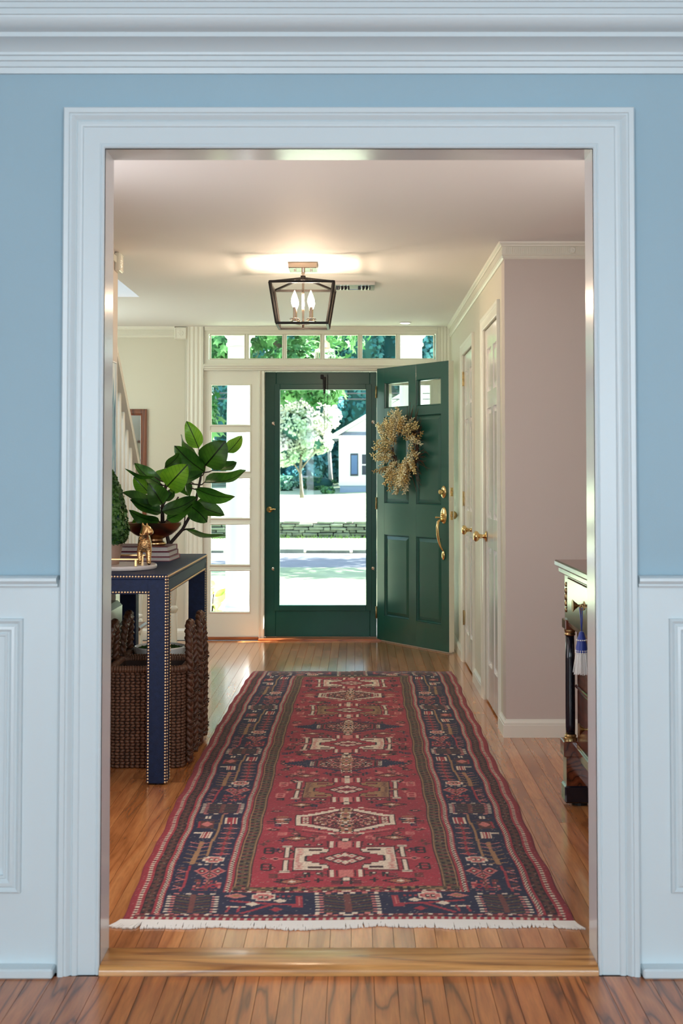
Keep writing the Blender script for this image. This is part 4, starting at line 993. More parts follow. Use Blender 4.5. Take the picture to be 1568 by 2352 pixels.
MB().tube([(.796,4.23,.801),(.765,4.23,.801)], .003, 6).tube([(.765+.008*math.cos(a),4.23,.801+.010*math.sin(a)) for a in [q*6.283/12 for q in range(12)]], .002, 5, closed=True).build('key', M['obrass'], chest, True)
ts = thing('key_tassel', 'royal blue and white tassel hanging from the drawer key', 'tassel', (.762, 4.23, .77))
MB().tube([(.762,4.23,.772),(.766,4.231,.73),(.768,4.23,.690)], .0022, 6).tube([(.770,4.231,.772),(.770,4.228,.73),(.768,4.23,.690)], .0022, 6).build('cord', M['tassel_b'], ts, True)
MB().lathe([(0,.692),(.007,.690),(.010,.682),(.013,.672),(.016,.664),(.015,.660),(.018,.648),(.020,.638),(.019,.628),(.021,.624),(.020,.620),(0,.618)], (.768,4.23,0), 18).build('head', M['tassel_b'], ts, 40)
bd = MB()
for zr, rr_ in ((.662,.0165),(.626,.0208),(.620,.0210)):
    for q in range(16): a = q*6.283/16; bd.ball((.768+rr_*math.cos(a),4.23+rr_*math.sin(a),zr), .0026, 5, 4)
stuff(bd.build('beading', M['tassel_w'], ts, True))
sk = MB(); r_ = random.Random(8)
for q in range(150):
    a = r_.random()*6.283; r0 = .019*math.sqrt(r_.random()); r1 = r0*1.45+r_.uniform(-.002,.003)
    sk.tube([(.768+r0*math.cos(a),4.23+r0*math.sin(a),.622),(.768+(r0*1.25)*math.cos(a),4.23+(r0*1.25)*math.sin(a),.59),(.768+r1*math.cos(a),4.23+r1*math.sin(a),.545+r_.uniform(0,.008))], .0013, 4, caps=False)
stuff(sk.build('skirt', M['tassel_w'], ts, fix=False))
ts.location = (.756, 4.23, .798)

# --- lantern on the hall ceiling
lx, ly = -.288, 6.575
ln = thing('ceiling_lantern', 'black open-frame lantern with four lit candle bulbs on the hall ceiling', 'lantern', (lx, ly, 2.37))
MB().cbox(lx-.076,lx+.076,ly-.076,ly+.076,2.338,2.3698,.003).build('canopy', M['nickel'], ln)
MB().cyl((lx-.043,ly,2.330),(lx-.043,ly,2.338),.006,n=10).cyl((lx+.043,ly,2.330),(lx+.043,ly,2.338),.006,n=10).build('canopy_screw', M['nickel'], ln, 40)
MB().cyl((lx,ly,2.045),(lx,ly,2.338),.0065,n=12).lathe([(.010,2.318),(.010,2.338)], (lx,ly,0), 12).build('stem', M['nickel'], ln, 40)
MB().cbox(lx-.013,lx+.013,ly-.013,ly+.013,2.283,2.308,.002).build('hub', M['iron'], ln)
ht, hb_, zt2, zb2, bw = .166, .132, 2.252, 2.040, .0125
C4 = [(-1,-1),(1,-1),(1,1),(-1,1)]
T4 = [V(lx+a*ht, ly+b*ht, zt2) for a, b in C4]; B4 = [V(lx+a*hb_, ly+b*hb_, zb2) for a, b in C4]
for i in range(4):
    j = (i+1) % 4
    MB().bar(T4[i],T4[j],bw).build('top_bar', M['iron'], ln); MB().bar(B4[i],B4[j],bw).build('bottom_bar', M['iron'], ln)
    MB().bar(T4[i],B4[i],bw,up=(C4[i][0],C4[i][1],0)).build('corner_bar', M['iron'], ln)
    MB().bar((lx,ly,2.296),T4[i],bw*.85).build('roof_bar', M['iron'], ln)
for a, b in C4:
    bx, by = lx+a*.043, ly+b*.043
    MB().tube([(lx,ly,2.056),(lx+a*.02,ly+b*.02,2.050),(bx,by,2.058)], .004, 8).lathe([(.008,2.056),(.020,2.058),(.022,2.062),(.008,2.064)], (bx,by,0), 14).build('candle_arm', M['nickel'], ln, 40)
    bb = MB().lathe([(.006,2.066),(.024,2.068),(.027,2.073),(.022,2.076),(.006,2.077)], (bx,by,0), 16)
    for q in range(8): t_ = q*math.pi/4; bb.ball((bx+.026*math.cos(t_),by+.026*math.sin(t_),2.068), .0045, 6, 4)
    bb.build('crystal_dish', M['crystal'], ln, 40)
    MB().cyl((bx,by,2.064),(bx,by,2.135),.0095,n=14).build('candle_sleeve', M['nickel'], ln, 40)
    MB().lathe([(.0,2.134),(.008,2.135),(.015,2.150),(.0185,2.165),(.0165,2.181),(.0105,2.199),(.0045,2.213),(.0015,2.222),(0,2.223)], (bx,by,0), 14).build('candle_bulb', M['bulb'], ln, True)
    light('bulb_filament', 'POINT', (bx, by, 2.165), (0,0,0), 4.2, (1, .80, .62), shadow_soft_size=.012)
MB().lathe([(0,2.028),(.006,2.032),(.010,2.045),(.014,2.055),(.008,2.062)], (lx,ly,0), 12).build('finial', M['nickel'], ln, True)

# --- ceiling vent and small recessed light
vt = thing('ceiling_vent', 'polished metal ceiling vent with louvre blades behind the lantern', 'vent', (-.02, 7.30, 2.37))
vf = MB().box(-.145,.102,7.17,7.20,2.350,2.3698).box(-.145,.102,7.36,7.39,2.350,2.3698).box(-.145,-.125,7.20,7.36,2.350,2.3698).box(.078,.102,7.20,7.36,2.350,2.3698).box(-.045,.005,7.20,7.36,2.352,2.3698)
vf.build('frame', M['steel'], vt); MB().box(-.125,.078,7.20,7.36,2.366,2.3695).build('duct_shadow', M['black'], vt)
for x in (-.105,-.085,-.065,.020,.040,.060):
    MB().prism([(x-.006,2.366),(x-.002,2.356),(x+.006,2.344),(x+.010,2.340),(x+.010,2.343),(x+.002,2.358)], 7.205, 7.355, 'xz').build('louvre', M['steel'], vt)
rl = thing('recessed_light', 'small round white recessed light in the ceiling near the front door', 'light', (.355, 9.13, 2.37))
MB().lathe([(.045,2.3698),(.045,2.364),(.036,2.363),(.034,2.368)], (.355,9.13,0), 24).build('trim_ring', M['white_ext'], rl, 40)
MB().lathe([(0,2.3665),(.034,2.3665)], (.355,9.13,0), 20).build('lens', P('lit_lens', (1,1,1,1), .4, emit=((1,.95,.88,1),3)), rl)

# --- wreath of gilded sprigs on the green door
wz = 1.425; wu = .366
ddir = Vector((math.cos(R(-55)), math.sin(R(-55)), 0)); dn = Vector((math.sin(R(-55)), -math.cos(R(-55)), 0))
wc = Vector((.149,9.362,0)) + ddir*wu; wc.z = wz
wr = thing('wreath', 'wreath of gilded sprigs and brown twigs hanging on the green door', 'wreath', (wc.x, wc.y, wc.z), R(-55))
r_ = random.Random(21)
tw = MB()
for i in range(26):
    a0 = r_.random()*6.283; pts_ = []; rr_ = r_.uniform(.115,.165)
    for q in range(9): a = a0+q*.22; pts_.append((rr_*math.cos(a)+r_.uniform(-.006,.006), -.022+r_.uniform(-.014,.014), rr_*1.12*math.sin(a)))
    tw.tube(pts_, .0028, 5)
stuff(tw.build('twig_ring', M['twig'], wr, True, local=True))
tw = MB()
for i in range(46):
    a = r_.uniform(-1.1,1.25); q0 = r_.uniform(.13,.17); q1 = r_.uniform(.24,.33); b = a+r_.uniform(-.2,.35)
    p0 = (q0*math.cos(a),-.02,q0*1.1*math.sin(a)); p2 = (q1*math.cos(b),-.03+r_.uniform(-.02,.01),q1*1.1*math.sin(b)); pm = tuple((x+y)/2+r_.uniform(-.012,.012) for x,y in zip(p0,p2))
    tw.tube([p0,pm,p2], [.0022,.0018,.0010], 4)
stuff(tw.build('bare_twigs', M['twig'], wr, local=True))
def sprig_mesh(seed):
    r = random.Random(seed); m = MB(); L = .155
    m.tube([(0,0,0),(L*.5,r.uniform(-.01,.01),r.uniform(-.01,.01)),(L,r.uniform(-.012,.012),r.uniform(-.012,.012))], [.0018,.0014,.0008], 4, caps=False)
    for i in range(22):
        t = .18+.82*i/21; a = i*2.4+r.random(); q = .013*(1.15-.5*t)*r.uniform(.7,1.3)
        c = V(L*t, q*math.cos(a), q*math.sin(a)); d = V(.75, math.cos(a), math.sin(a)).normalized()
        m.ball(c, 1, 5, 4, (.0105*r.uniform(.8,1.2),.0060,.0042), d.to_track_quat('X','Z').to_matrix())
    return m
sp_o = []
for s_ in range(5): sp_o.append(sprig_mesh(s_))
protos = []
for i in range(112):
    a = r_.random()*6.283
    if -.55 < a-6.283*(a > 3.14) < .75 and r_.random() < .62: a += 2.2
    side = r_.uniform(-1,1); rad = r_.uniform(.075,.175)
    base = V(rad*math.cos(a), -.035-.035*r_.random(), rad*1.08*math.sin(a))
    out = V(math.cos(a), 0, math.sin(a)); tan = V(-math.sin(a), 0, math.cos(a))
    d = (out*r_.uniform(.35,1.0) + tan*(-.9 if r_.random() < .8 else .5) + V(0,-.25+.2*r_.uniform(-1,1),0)).normalized()
    if math.sin(a) < -.2: d = (d + V(0,0,-.5)).normalized()
    if i < 5:
        o = sp_o[i].build('sprig', M[('gberry','gberry2','gberry3','gberry','gberry2')[i]], wr, True, local=True); protos.append(o)
    else:
        o = protos[i % 5].copy(); COL.objects.link(o); o.parent = wr
    sc_ = r_.uniform(.8,1.15); o.location = base; o.rotation_euler = d.to_track_quat('X','Z').to_euler(); o.scale = (sc_,)*3
# --- the long red and navy rug: pile woven knot by knot as a colour per knot
RW, RL, RX0, RY0 = 1.262, 4.375, -.028, 3.505
NX, NY = 317, 876
U = np.linspace(-RW/2, RW/2, NX)[None, :].repeat(NY, 0); VV = np.linspace(0, RL, NY)[:, None].repeat(NX, 1)
A = np.abs(U)
nr_ = np.random.RandomState(4)
def lin(r, g, b): return np.array(srgb(r, g, b)[:3])
RED, DRED, NAVY, CREAM, PINK, TAN, OLIVE, DARK, BROWN = lin(158,44,56), lin(112,28,42), lin(26,26,58), lin(222,202,178), lin(200,116,108), lin(158,116,78), lin(94,76,50), lin(34,20,26), lin(92,48,42)
Cc = np.empty((NY, NX, 3)); Cc[:] = RED
def paint(m, c): Cc[m] = c
def rect(a0, a1, v0, v1, c, X=None): X = A if X is None else X; paint((X >= a0) & (X < a1) & (VV >= v0) & (VV < v1), c)
def diam(ac, vc, ra, rv, c, X=None, ring=None):
    X = A if X is None else X; d = np.abs(X-ac)/ra + np.abs(VV-vc)/rv; m = d < 1
    if ring: m &= d > 1-ring
    paint(m, c)
def line(a0, v0, a1, v1, w, c, X=None):
    X = A if X is None else X; dx, dv = a1-a0, v1-v0; L2 = dx*dx+dv*dv
    t = np.clip(((X-a0)*dx+(VV-v0)*dv)/L2, 0, 1); d = np.hypot(X-a0-t*dx, VV-v0-t*dv); paint(d < w/2, c)
def cells(m, cols, probs, su=.008, sv=.012, seed=0):     # scattered knots
    r = np.random.RandomState(seed); iu = np.floor(A/su).astype(int); iv = np.floor(VV/sv).astype(int)
    tab = r.rand(400, 200); q = tab[iv % 400, iu % 200]; lo = 0
    for c, p in zip(cols, probs):
        paint(m & (q >= lo) & (q < lo+p), c); lo += p
# field: abrash bands of red, small scattered glyphs
FA = .292; VF0, VF1 = .285, RL-.235
band = np.interp(VV[:,0], np.linspace(0, RL, 30), nr_.uniform(.82, 1.12, 30))
Cc *= band[:, None, None]
for k in range(300):
    a, v = nr_.uniform(.02, .275), nr_.uniform(VF0+.03, VF1-.03); c = [DARK, NAVY, BROWN, PINK, DARK][k % 5]; s = nr_.uniform(.010, .02)
    if k % 3 == 0: rect(a-s, a+s, v-.004, v+.004, c); rect(a-.004, a+.004, v-s*1.3, v+s*1.3, c)
    elif k % 3 == 1: diam(a, v, s, s*1.5, c); diam(a, v, s*.5, s*.7, PINK)
    else:
        for q in (-1, 0, 1): rect(a-s, a+s*.8, v+q*.014-.004, v+q*.014+.004, c)
        rect(a-s, a-s+.007, v-.018, v+.018, c)
MW, DH = [4.062, 4.938, 5.767, 6.579, 7.422], [4.507, 5.380, 6.152, 7.016]
def E_glyph(a, v, c, f=1):
    rect(a-.004, a+.004, v-.032, v+.032, c)
    for q in (-.028, 0, .028): rect(min(a, a+f*.03), max(a, a+f*.03), v+q-.005, v+q+.005, c)
def medallion(v, tan_):
    q = VV-v; blk, tooth = (TAN, BROWN) if tan_ else (CREAM, PINK)
    paint((A < .165) & (np.abs(q) < .128), DARK); paint((A < .160) & (np.abs(q) < .123), RED)
    for s in (-1, 1):                                    # outer brackets
        rect(.178, .198, v+(-.135 if s < 0 else .010), v+(-.010 if s < 0 else .135), DARK)
        rect(.182, .195, v+(-.131 if s < 0 else .014), v+(-.014 if s < 0 else .131), CREAM)
        rect(.172, .204, v+s*.128-.010, v+s*.128+.010, CREAM); rect(.160, .214, v+s*.128-.003, v+s*.128+.003, DARK)
    line(.15, v, .235, v, .014, PINK if not tan_ else TAN); diam(.222, v, .022, .02, PINK if not tan_ else BROWN); diam(.222, v, .01, .01, DARK)
    aq = np.abs(q)
    f = np.select([A > .124, A > .104, A > .082, A > .058], [0, .030, .046, .064], .078)
    paint((A > .046) & (A < .160) & (aq < .118) & (aq > f-.007), DARK); paint((A > .052) & (A < .160) & (aq < .114) & (aq > f), blk)
    paint((A < .128) & (aq < .010+.30*np.maximum(0, A-.085)) & (A > .05), RED); paint((A > .122) & (A < .129) & (aq < .024), DARK)
    for s in (-1, 1):                                    # stepped cuts and teeth
        rect(.074, .116, v+s*.090-.011, v+s*.090+.011, DARK); rect(.079, .112, v+s*.090-.007, v+s*.090+.007, RED if tan_ else BROWN)
        rect(.052, .070, v+s*.108-.010, v+s*.108+.010, RED); rect(.036, .050, v+s*.086-.020, v+s*.086+.020, RED)
        for j in range(4): diam(.146, v+s*(.046+j*.018), .016, .006, tooth)
    for j in range(5): diam(.152, v-.03+j*.015, .012, .005, tooth)
    diam(0, v, .085, .075, DARK); diam(0, v, .076, .066, RED)
    for a_, v_ in ((.022,.028),(.048,.0),(.022,-.028)):
        diam(a_, v+v_, .022, .024, DARK); diam(a_, v+v_, .017, .019, CREAM); diam(a_, v+v_, .007, .009, PINK)
    diam(0, v+.04, .012, .022, CREAM); diam(0, v-.04, .012, .022, CREAM); diam(0, v, .014, .02, DRED)
    for s in (-1, 1):                                    # finials
        y = v+s*.150
        rect(0, .058, y-.036, y+.036, DARK); rect(0, .054, y-.034, y+.034, RED)
        rect(.038, .050, y-.036, y+.036, CREAM); rect(0, .022, y-.034, y+.034, PINK); rect(0, .010, y-.05, y+.03, CREAM if tan_ else PINK)
        rect(.024, .029, y-.03, y+.03, DARK)
        diam(0, v+s*.205, .026, .026, DARK); rect(0, .011, v+s*.205-.013, v+s*.205+.013, CREAM); rect(.0, .035, v+s*.203-.004, v+s*.203+.004, DARK); rect(0, .009, v+s*.2-.01, v+s*.2+.01, CREAM)
    for s in (-1, 1):
        E_glyph(.262, v+s*.085, PINK if tan_ else DARK, -1); E_glyph(.232, v+s*.085, DARK if not tan_ else PINK, 1)
        diam(.165, v+s*.225, .060, .034, DARK, ring=.25); diam(.165, v+s*.225, .036, .020, TAN, ring=.4); diam(.165, v+s*.225, .014, .010, CREAM)
        for a_ in (.085, .125): rect(a_-.010, a_+.010, v+s*.150-.010, v+s*.150+.010, DARK); rect(a_-.005, a_+.005, v+s*.150-.005, v+s*.150+.005, CREAM)
def hexag(v, navy):
    q = np.abs(VV-v)
    hgt = np.where(A < .135, .142-.092*A/.135, .050)
    if navy:
        w = np.clip(.075*(1-(A-.10)/.17), 0, .075); z = (np.floor(A/.006) % 2)*.012
        paint((A > .09) & (A < .262) & (q < w+z*(A < .24)), NAVY)
        paint((A < .172) & (q < hgt+.014+z*.8), NAVY); paint((A < .150) & (q < hgt), DRED)
        rect(.148, .172, v-.052, v+.052, NAVY); rect(.132, .148, v-.040, v+.040, CREAM)
        for j in (-.026, 0, .026): diam(.140, v+j, .010, .010, DARK)
        rect(.118, .124, v-.052, v+.052, DARK); rect(.108, .118, v-.050, v+.050, RED)
    else:
        st = np.floor(A/.022)*.022; hs = np.where(st < .135, .142-.092*st/.135, .05)
        paint((A > .020) & (A < .178) & (q < hs+.020), DARK); paint((A > .025) & (A < .173) & (q < hs+.016), CREAM)
        paint((A < .156) & (q < hgt-.004), DARK); paint((A < .152) & (q < hgt-.008), DRED)
        rect(.128, .152, v-.044, v+.044, RED); 
        for j in (-.028, 0, .028): rect(.130, .149, v+j-.010, v+j+.010, CREAM); diam(.140, v+j, .007, .008, BROWN)
        rect(.112, .118, v-.06, v+.06, DARK); rect(.118, .127, v-.055, v+.055, RED)
        for s in (-1, 1):
            for j in range(4): diam(.222, v-.04+j*.027, .028, .009, TAN if j % 2 else CREAM, ring=.6)
            line(.05, v+s*.160, .15, v+s*.115, .010, PINK); line(.08, v+s*.170, .18, v+s*.125, .005, DARK)
    cells((A < .110) & (q < hgt-.022), [DARK, PINK, CREAM, TAN], [.34, .16, .07, .10], .006, .009, int(v*10))
    cells((A < .02) & (q < .17), [TAN, CREAM, DARK, PINK], [.35, .2, .2, .2], .006, .012, 3)
    for s in (-1, 1):
        rect(.040, .062, v+s*.165-.008, v+s*.165+.008, NAVY if navy else CREAM)
        diam(.250, v+s*.120, .026, .016, DARK); diam(.250, v+s*.12, .012, .007, PINK)
for i, v in enumerate(DH): hexag(v-RY0, i in (1, 2))
for i, v in enumerate(MW): medallion(v-RY0, i in (1, 3))
# side stripes
def stripes():
    rect(.290, .2945, VF0-.03, VF1+.03, DARK)
    m = (A >= .2945) & (A < .340); paint(m, OLIVE); paint(m & (np.abs(A-.318-.010*np.sign(np.sin(VV*170))) < .005), DARK)
    paint((A >= .2945) & (A < .2985), TAN); paint((A > .334) & (A < .338), TAN); rect(.338, .342, 0, RL, DARK)
    paint(m & (np.abs(np.sin(VV*85)) < .16) & (np.abs(A-.318) < .014), RED*.8)
    for a0, a1 in ((.342, .367), (.533, .556), (.591, .615)):
        mm = (A >= a0) & (A < a1); paint(mm, RED); ins = (A >= a0+.006) & (A < a1-.006)
        ph = np.floor((A-a0-.006)/((a1-a0-.012)/4)); pv = np.floor(VV/.0105)
        paint(ins, CREAM*.88); paint(ins & ((ph == 1) | (ph == 2)) & ((ph+pv) % 2 == 0), DARK); paint(ins & ((ph == 0) | (ph == 3)) & (pv % 2 == 0), RED)
    m = (A >= .556) & (A < .591); paint(m, BROWN); paint((A >= .556) & (A < .560), DARK); paint((A >= .587) & (A < .591), DARK)
    paint(m & (np.abs(A-.5735-.008*np.sign(np.sin(VV*150))) < .0035), DARK); paint(m & (np.abs(np.sin(VV*75)) < .2) & (np.abs(A-.5735) < .010), OLIVE)
    paint(A >= .615, RED*.85); paint(A >= .624, RED*.7)
NB0, NB1 = .372, .526
paint((A >= .367) & (A < .534), NAVY)
def box_motif(ac, v, ha, hv, X=None):
    X = A if X is None else X
    paint((np.abs(X-ac) < ha) & (np.abs(VV-v) < hv), NAVY*.9)
    e = (np.abs(X-ac) < ha) & (np.abs(VV-v) < hv) & ((np.abs(X-ac) > ha-.022) | (np.abs(VV-v) > hv-.013))
    tops = e & (np.abs(VV-v) > hv-.013); paint(tops & (np.floor((X-ac+1)/.018) % 2 == 0), PINK); paint(tops & (np.floor((X-ac+1)/.036) % 2 == 0) & (np.floor((X-ac+1)/.018) % 2 == 0), CREAM)
    sides = e & ~tops; paint(sides & (np.floor(VV/.0105) % 2 == 0), PINK); paint(sides & (np.floor(VV/.0105) % 2 == 0) & (np.abs(X-ac) > ha-.011), CREAM)
    ins = (np.abs(X-ac) < ha-.024) & (np.abs(VV-v) < hv-.016)
    paint(ins & (np.floor((VV-.35*np.abs(X-ac))/.0115) % 2 == 0), BROWN*.8); paint(ins & (np.floor((VV-.35*np.abs(X-ac))/.0115) % 4 == 0), OLIVE*.8)
    paint((np.abs(X-ac) < .008) & (np.abs(VV-v) < hv-.014), BROWN*1.5)
def cross(a, v, s=1):
    rect(a-.034*s, a+.034*s, v-.020, v+.020, CREAM); rect(a-.022*s, a+.022*s, v-.034, v+.034, CREAM)
    rect(a-.029*s, a+.029*s, v-.014, v+.014, PINK); rect(a-.017*s, a+.017*s, v-.028, v+.028, PINK)
    for q in (-.008, .008): rect(a+q-.006, a+q+.006, v-.012, v+.012, DARK); rect(a+q-.003, a+q+.003, v-.006, v+.006, CREAM)
def border_module(v0, v1):
    L = v1-v0; f = L/.84
    y = lambda t: v0+t*f
    cells((A > .378) & (A < .462) & (VV > y(.02)) & (VV < y(.12)), [RED, PINK, BROWN], [.3, .12, .2], .007, .014, 11)
    for (a, t) in ((.395,.20),(.445,.20),(.42,.155)):
        diam(a, y(t), .024, .036, PINK); diam(a, y(t), .017, .025, RED); diam(a, y(t), .010, .016, DARK); diam(a, y(t), .005, .008, CREAM)
    for a in (.385,.405,.435,.455): rect(a-.005, a+.005, y(.255), y(.265), CREAM)
    line(.42, y(.02), .42, y(.29), .006, BROWN*1.4)
    cross(.418, y(.315))
    line(.402, y(.36), .400, y(.74), .007, RED)
    for j in range(6):
        t = .375+j*.058; diam(.401, y(t), .030, .013, PINK); diam(.401, y(t), .018, .007, DRED); rect(.396, .406, y(t)-.02, y(t)+.02, RED)
        diam(.401, y(t+.029), .026, .008, BROWN)
    line(.447, y(.35), .437, y(.835), .0085, TAN)
    rect(.380, .424, y(.72), y(.80), CREAM)
    for a in (.390,.402,.414): rect(a-.0028, a+.0028, y(.72), y(.80), RED)
    rect(.396, .408, y(.74), y(.80), RED)
    line(.492, y(.01), .486, y(.25), .008, RED)
    for j in range(3):
        t = .04+j*.075; line(.494, y(t), .520, y(t+.018), .006, PINK); line(.494, y(t), .520, y(t-.014), .006, PINK); diam(.508, y(t+.036), .014, .012, BROWN)
    line(.482, y(.27), .478, y(.50), .015, TAN)
    for j in range(5):
        t = .31+j*.042
        for s in (-1, 1): line(.48, y(t), .48+s*.034, y(t+.02), .0055, PINK if j > 2 else TAN)
    line(.455, y(.275), .512, y(.285), .006, TAN)
    rect(.458, .494, y(.545), y(.62), CREAM)
    for a in (.467,.477,.487): rect(a-.003, a+.003, y(.545), y(.62), RED)
    rect(.494, .520, y(.60), y(.615), CREAM)
    line(.448, y(.64), .520, y(.73), .006, OLIVE); line(.448, y(.73), .520, y(.67), .006, OLIVE)
    rect(.462, .512, y(.665), y(.755), BROWN); diam(.486, y(.715), .022, .034, PINK); rect(.508, .518, y(.67), y(.75), RED); line(.450, y(.76), .520, y(.80), .006, BROWN)
    for a in (.478,.49): rect(a, a+.006, y(.785), y(.82), CREAM)
BC = [.133, 1.155, 2.105, 3.155, 4.255]
HV = [.092, .078, .072, .072, .07]
for i in range(4): border_module(BC[i]+HV[i]+.004, BC[i+1]-HV[i+1]-.004)
stripes()
# end borders
def end_border(v0, v1, flip):
    s = (lambda v: v) if not flip else (lambda v: RL-v)
    lo, hi = (v0, v1) if not flip else (RL-v1, RL-v0)
    m = (A < .372) & (VV >= lo) & (VV < hi); paint(m, NAVY)
    vc = (lo+hi)/2; hv = (hi-lo)/2-.004
    box_motif(0, vc, .092, hv)
    sg = -1 if flip else 1
    cross(.245, vc+sg*hv*.62, 1.0)
    line(.30, vc-sg*hv*.85, .215, vc-sg*.005, .012, RED); line(.335, vc+sg*.02, .215, vc-sg*.005, .012, RED); line(.215, vc-sg*.005, .135, vc-sg*.012, .012, RED)
    rect(.128, .150, vc-.02, vc+hv*.7, RED); rect(.136, .142, vc-.01, vc+hv*.6, PINK); rect(.128,.162,vc-.03,vc-.012,RED)
    for a_, b_ in ((.195,.25),(.275,-.05),(.205,-.55)): diam(a_, vc+sg*hv*b_, .020, .018, CREAM if b_ > -.5 else RED)
    diam(.325, vc+sg*hv*.68, .034, .022, PINK); diam(.325, vc+sg*hv*.68, .018, .012, TAN)
    line(.300, vc-sg*hv*.30, .345, vc-sg*hv*.30, .012, CREAM); line(.31, vc-sg*hv*.30, .315, vc-sg*hv*.75, .007, RED); line(.34, vc-sg*hv*.30, .345, vc-sg*hv*.75, .007, RED)
    for j in range(4): rect(.165+j*.016, .174+j*.016, vc+sg*hv*.66-.006, vc+sg*hv*.66+.006, RED)
end_border(.045, .235, False); end_border(.02, .19, True)
for i, v in enumerate(BC): box_motif(.449, v, .076, HV[i])
pink_dash = (np.floor(A/.014) % 2 == 0)
for v0, v1, c in ((.236,.250,PINK),(.250,.285,OLIVE),(.036,.046,PINK),(.022,.036,BROWN),(.010,.022,RED),(0,.010,DARK)):
    m = (A < (.342 if v0 > .2 else .60)) & (VV >= v0) & (VV < v1); paint(m, c if c is not PINK else DRED)
    if c is PINK: paint(m & pink_dash, PINK); paint(m & (np.floor(A/.014) % 4 == 0), CREAM)
    if c is OLIVE: cells(m, [DARK, TAN, RED], [.35, .2, .12], .012, .010, 5)
    if c is BROWN: paint(m & (np.abs((A/.06) % 1-.5)*.028+v0 > VV), DRED); paint(m & (np.floor(A/.03) % 3 == 0), NAVY)
    if c is RED: paint(m & (np.floor(A/.010) % 2 == 0), CREAM*.8)
    if c is DARK: paint(m & (np.floor(A/.012) % 2 == 0), RED)
m = (A < .342) & (VV >= RL-.235) & (VV < RL-.19); paint(m, OLIVE)
m = (VV > RL-.02); paint(m, BROWN); paint(m & (np.floor(A/.02) % 2 == 0), NAVY)
# worn pile: every knot a little lighter or darker, far end faded
Cc *= nr_.uniform(.72, 1.08, (NY, NX, 1)); wear = nr_.rand(NY, NX) < .02; Cc[wear] = Cc[wear]*.5+CREAM*.28
fade = np.clip((VV-(RL-.16))/.16, 0, 1)[..., None]; Cc = Cc*(1-.35*fade)+lin(160,130,130)*.35*fade
# mesh: wavering edges, slight swell
v1_ = VV[:, 0]
le = -RW/2 - .034*np.sin(np.pi*np.clip(v1_/RL, 0, 1))**.7 + .003*np.sin(v1_*9) + .002*np.sin(v1_*23); re = RW/2 + .004*np.sin(v1_*5+1) + .0035*np.sin(v1_*17)
f_ = (U/RW+.5); XX = RX0 + le[:, None]*(1-f_) + re[:, None]*f_
YY = RY0 + VV + .006*np.sin(U*7)*(1-VV/RL) + .010*np.sin(U*20)*np.clip((VV-RL+.3)/.3, 0, 1)
ed = np.minimum(np.minimum(RW/2-A, .02)/.02, np.minimum(np.minimum(VV, RL-VV), .02)/.02)
ZZ = .0035 + .0045*np.sqrt(np.clip(ed, 0, 1)) + .0006*np.sin(U*31+VV*13)*np.sin(VV*19) + nr_.uniform(-.0004, .0004, (NY, NX))
verts = np.stack([XX, YY, ZZ], -1).reshape(-1, 3)
idx = np.arange(NY*NX).reshape(NY, NX); q = np.stack([idx[:-1, :-1], idx[:-1, 1:], idx[1:, 1:], idx[1:, :-1]], -1).reshape(-1, 4)
rug = thing('runner_rug', 'long red and navy patterned wool runner rug with white fringe', 'rug', (RX0, RY0+RL/2, 0))
me = bpy.data.meshes.new('pile'); me.vertices.add(len(verts)); me.vertices.foreach_set('co', (verts-np.array([RX0, RY0+RL/2, 0])).ravel())
me.loops.add(q.size); me.loops.foreach_set('vertex_index', q.ravel().astype(np.int32)); me.polygons.add(len(q))
me.polygons.foreach_set('loop_start', np.arange(0, q.size, 4, dtype=np.int32)); me.update(calc_edges=True); me.validate()
ca = me.color_attributes.new('knots', 'FLOAT_COLOR', 'POINT')
ca.data.foreach_set('color', np.concatenate([np.clip(Cc, 0, 1).reshape(-1, 3), np.ones((NY*NX, 1))], 1).astype(np.float32).ravel())
m_, n_, l_2, b_ = new_mat('wool_pile'); at_ = n_.new('ShaderNodeAttribute'); at_.attribute_name = 'knots'; l_2.new(at_.outputs['Color'], b_.inputs['Base Color'])
b_.inputs['Roughness'].default_value = .95; b_.inputs['Sheen Weight'].default_value = .12; b_.inputs['Specular IOR Level'].default_value = .15
me.materials.append(m_)
po = bpy.data.objects.new('pile', me); COL.objects.link(po); po.parent = rug
fm = MB(); r_ = random.Random(31)
for i in range(620):
    f0 = i/619; x = RX0-RW/2-.002+(RW+.004)*f0; y = RY0+.006*math.sin((f0-.5)*RW*7)
    ln_ = .042+.008*math.sin(f0*19)+.004*math.sin(f0*53)+r_.uniform(-.004,.004); dx = r_.uniform(-.008,.008)-(.02*(f0 < .05))+(.02*(f0 > .95))
    fm.tube([(x,y+.006,.0045),(x+dx*.4,y-ln_*.5,.0040),(x+dx,y-ln_,.0026)], [.0034,.0034,.0026], 4)
stuff(fm.build('fringe', M['fringe'], rug, fix=False))

# ================================================================== OUTSIDE
pf = trim(MB().box(-2.6,2.0,9.55,11.45,-.16,-.06), M['porch'], 'porch floor outside the front door')
def column(x, label):
    t = thing('porch_column', label, 'column', (x, 11.2, -.06), 0, 'white porch columns')
    MB().lathe([(.115,.06),(.113,.9),(.108,1.6),(.100,2.42)], (x,11.2,0), 28).build('shaft', M['white_ext'], t, True)
    MB().lathe([(.102,2.40),(.115,2.41),(.115,2.43),(.104,2.44),(.106,2.47),(.125,2.49),(.125,2.50)], (x,11.2,0), 28).cbox(x-.135,x+.135,11.065,11.335,2.50,2.55,.004).build('capital', M['white_ext'], t, 40)
    MB().cbox(x-.14,x+.14,11.06,11.34,-.0595,.0,.004).lathe([(.13,0),(.135,.02),(.13,.04),(.118,.06)], (x,11.2,0), 28).build('base', M['white_ext'], t, 40)
column(-1.072, 'white porch column seen through the left sidelight')
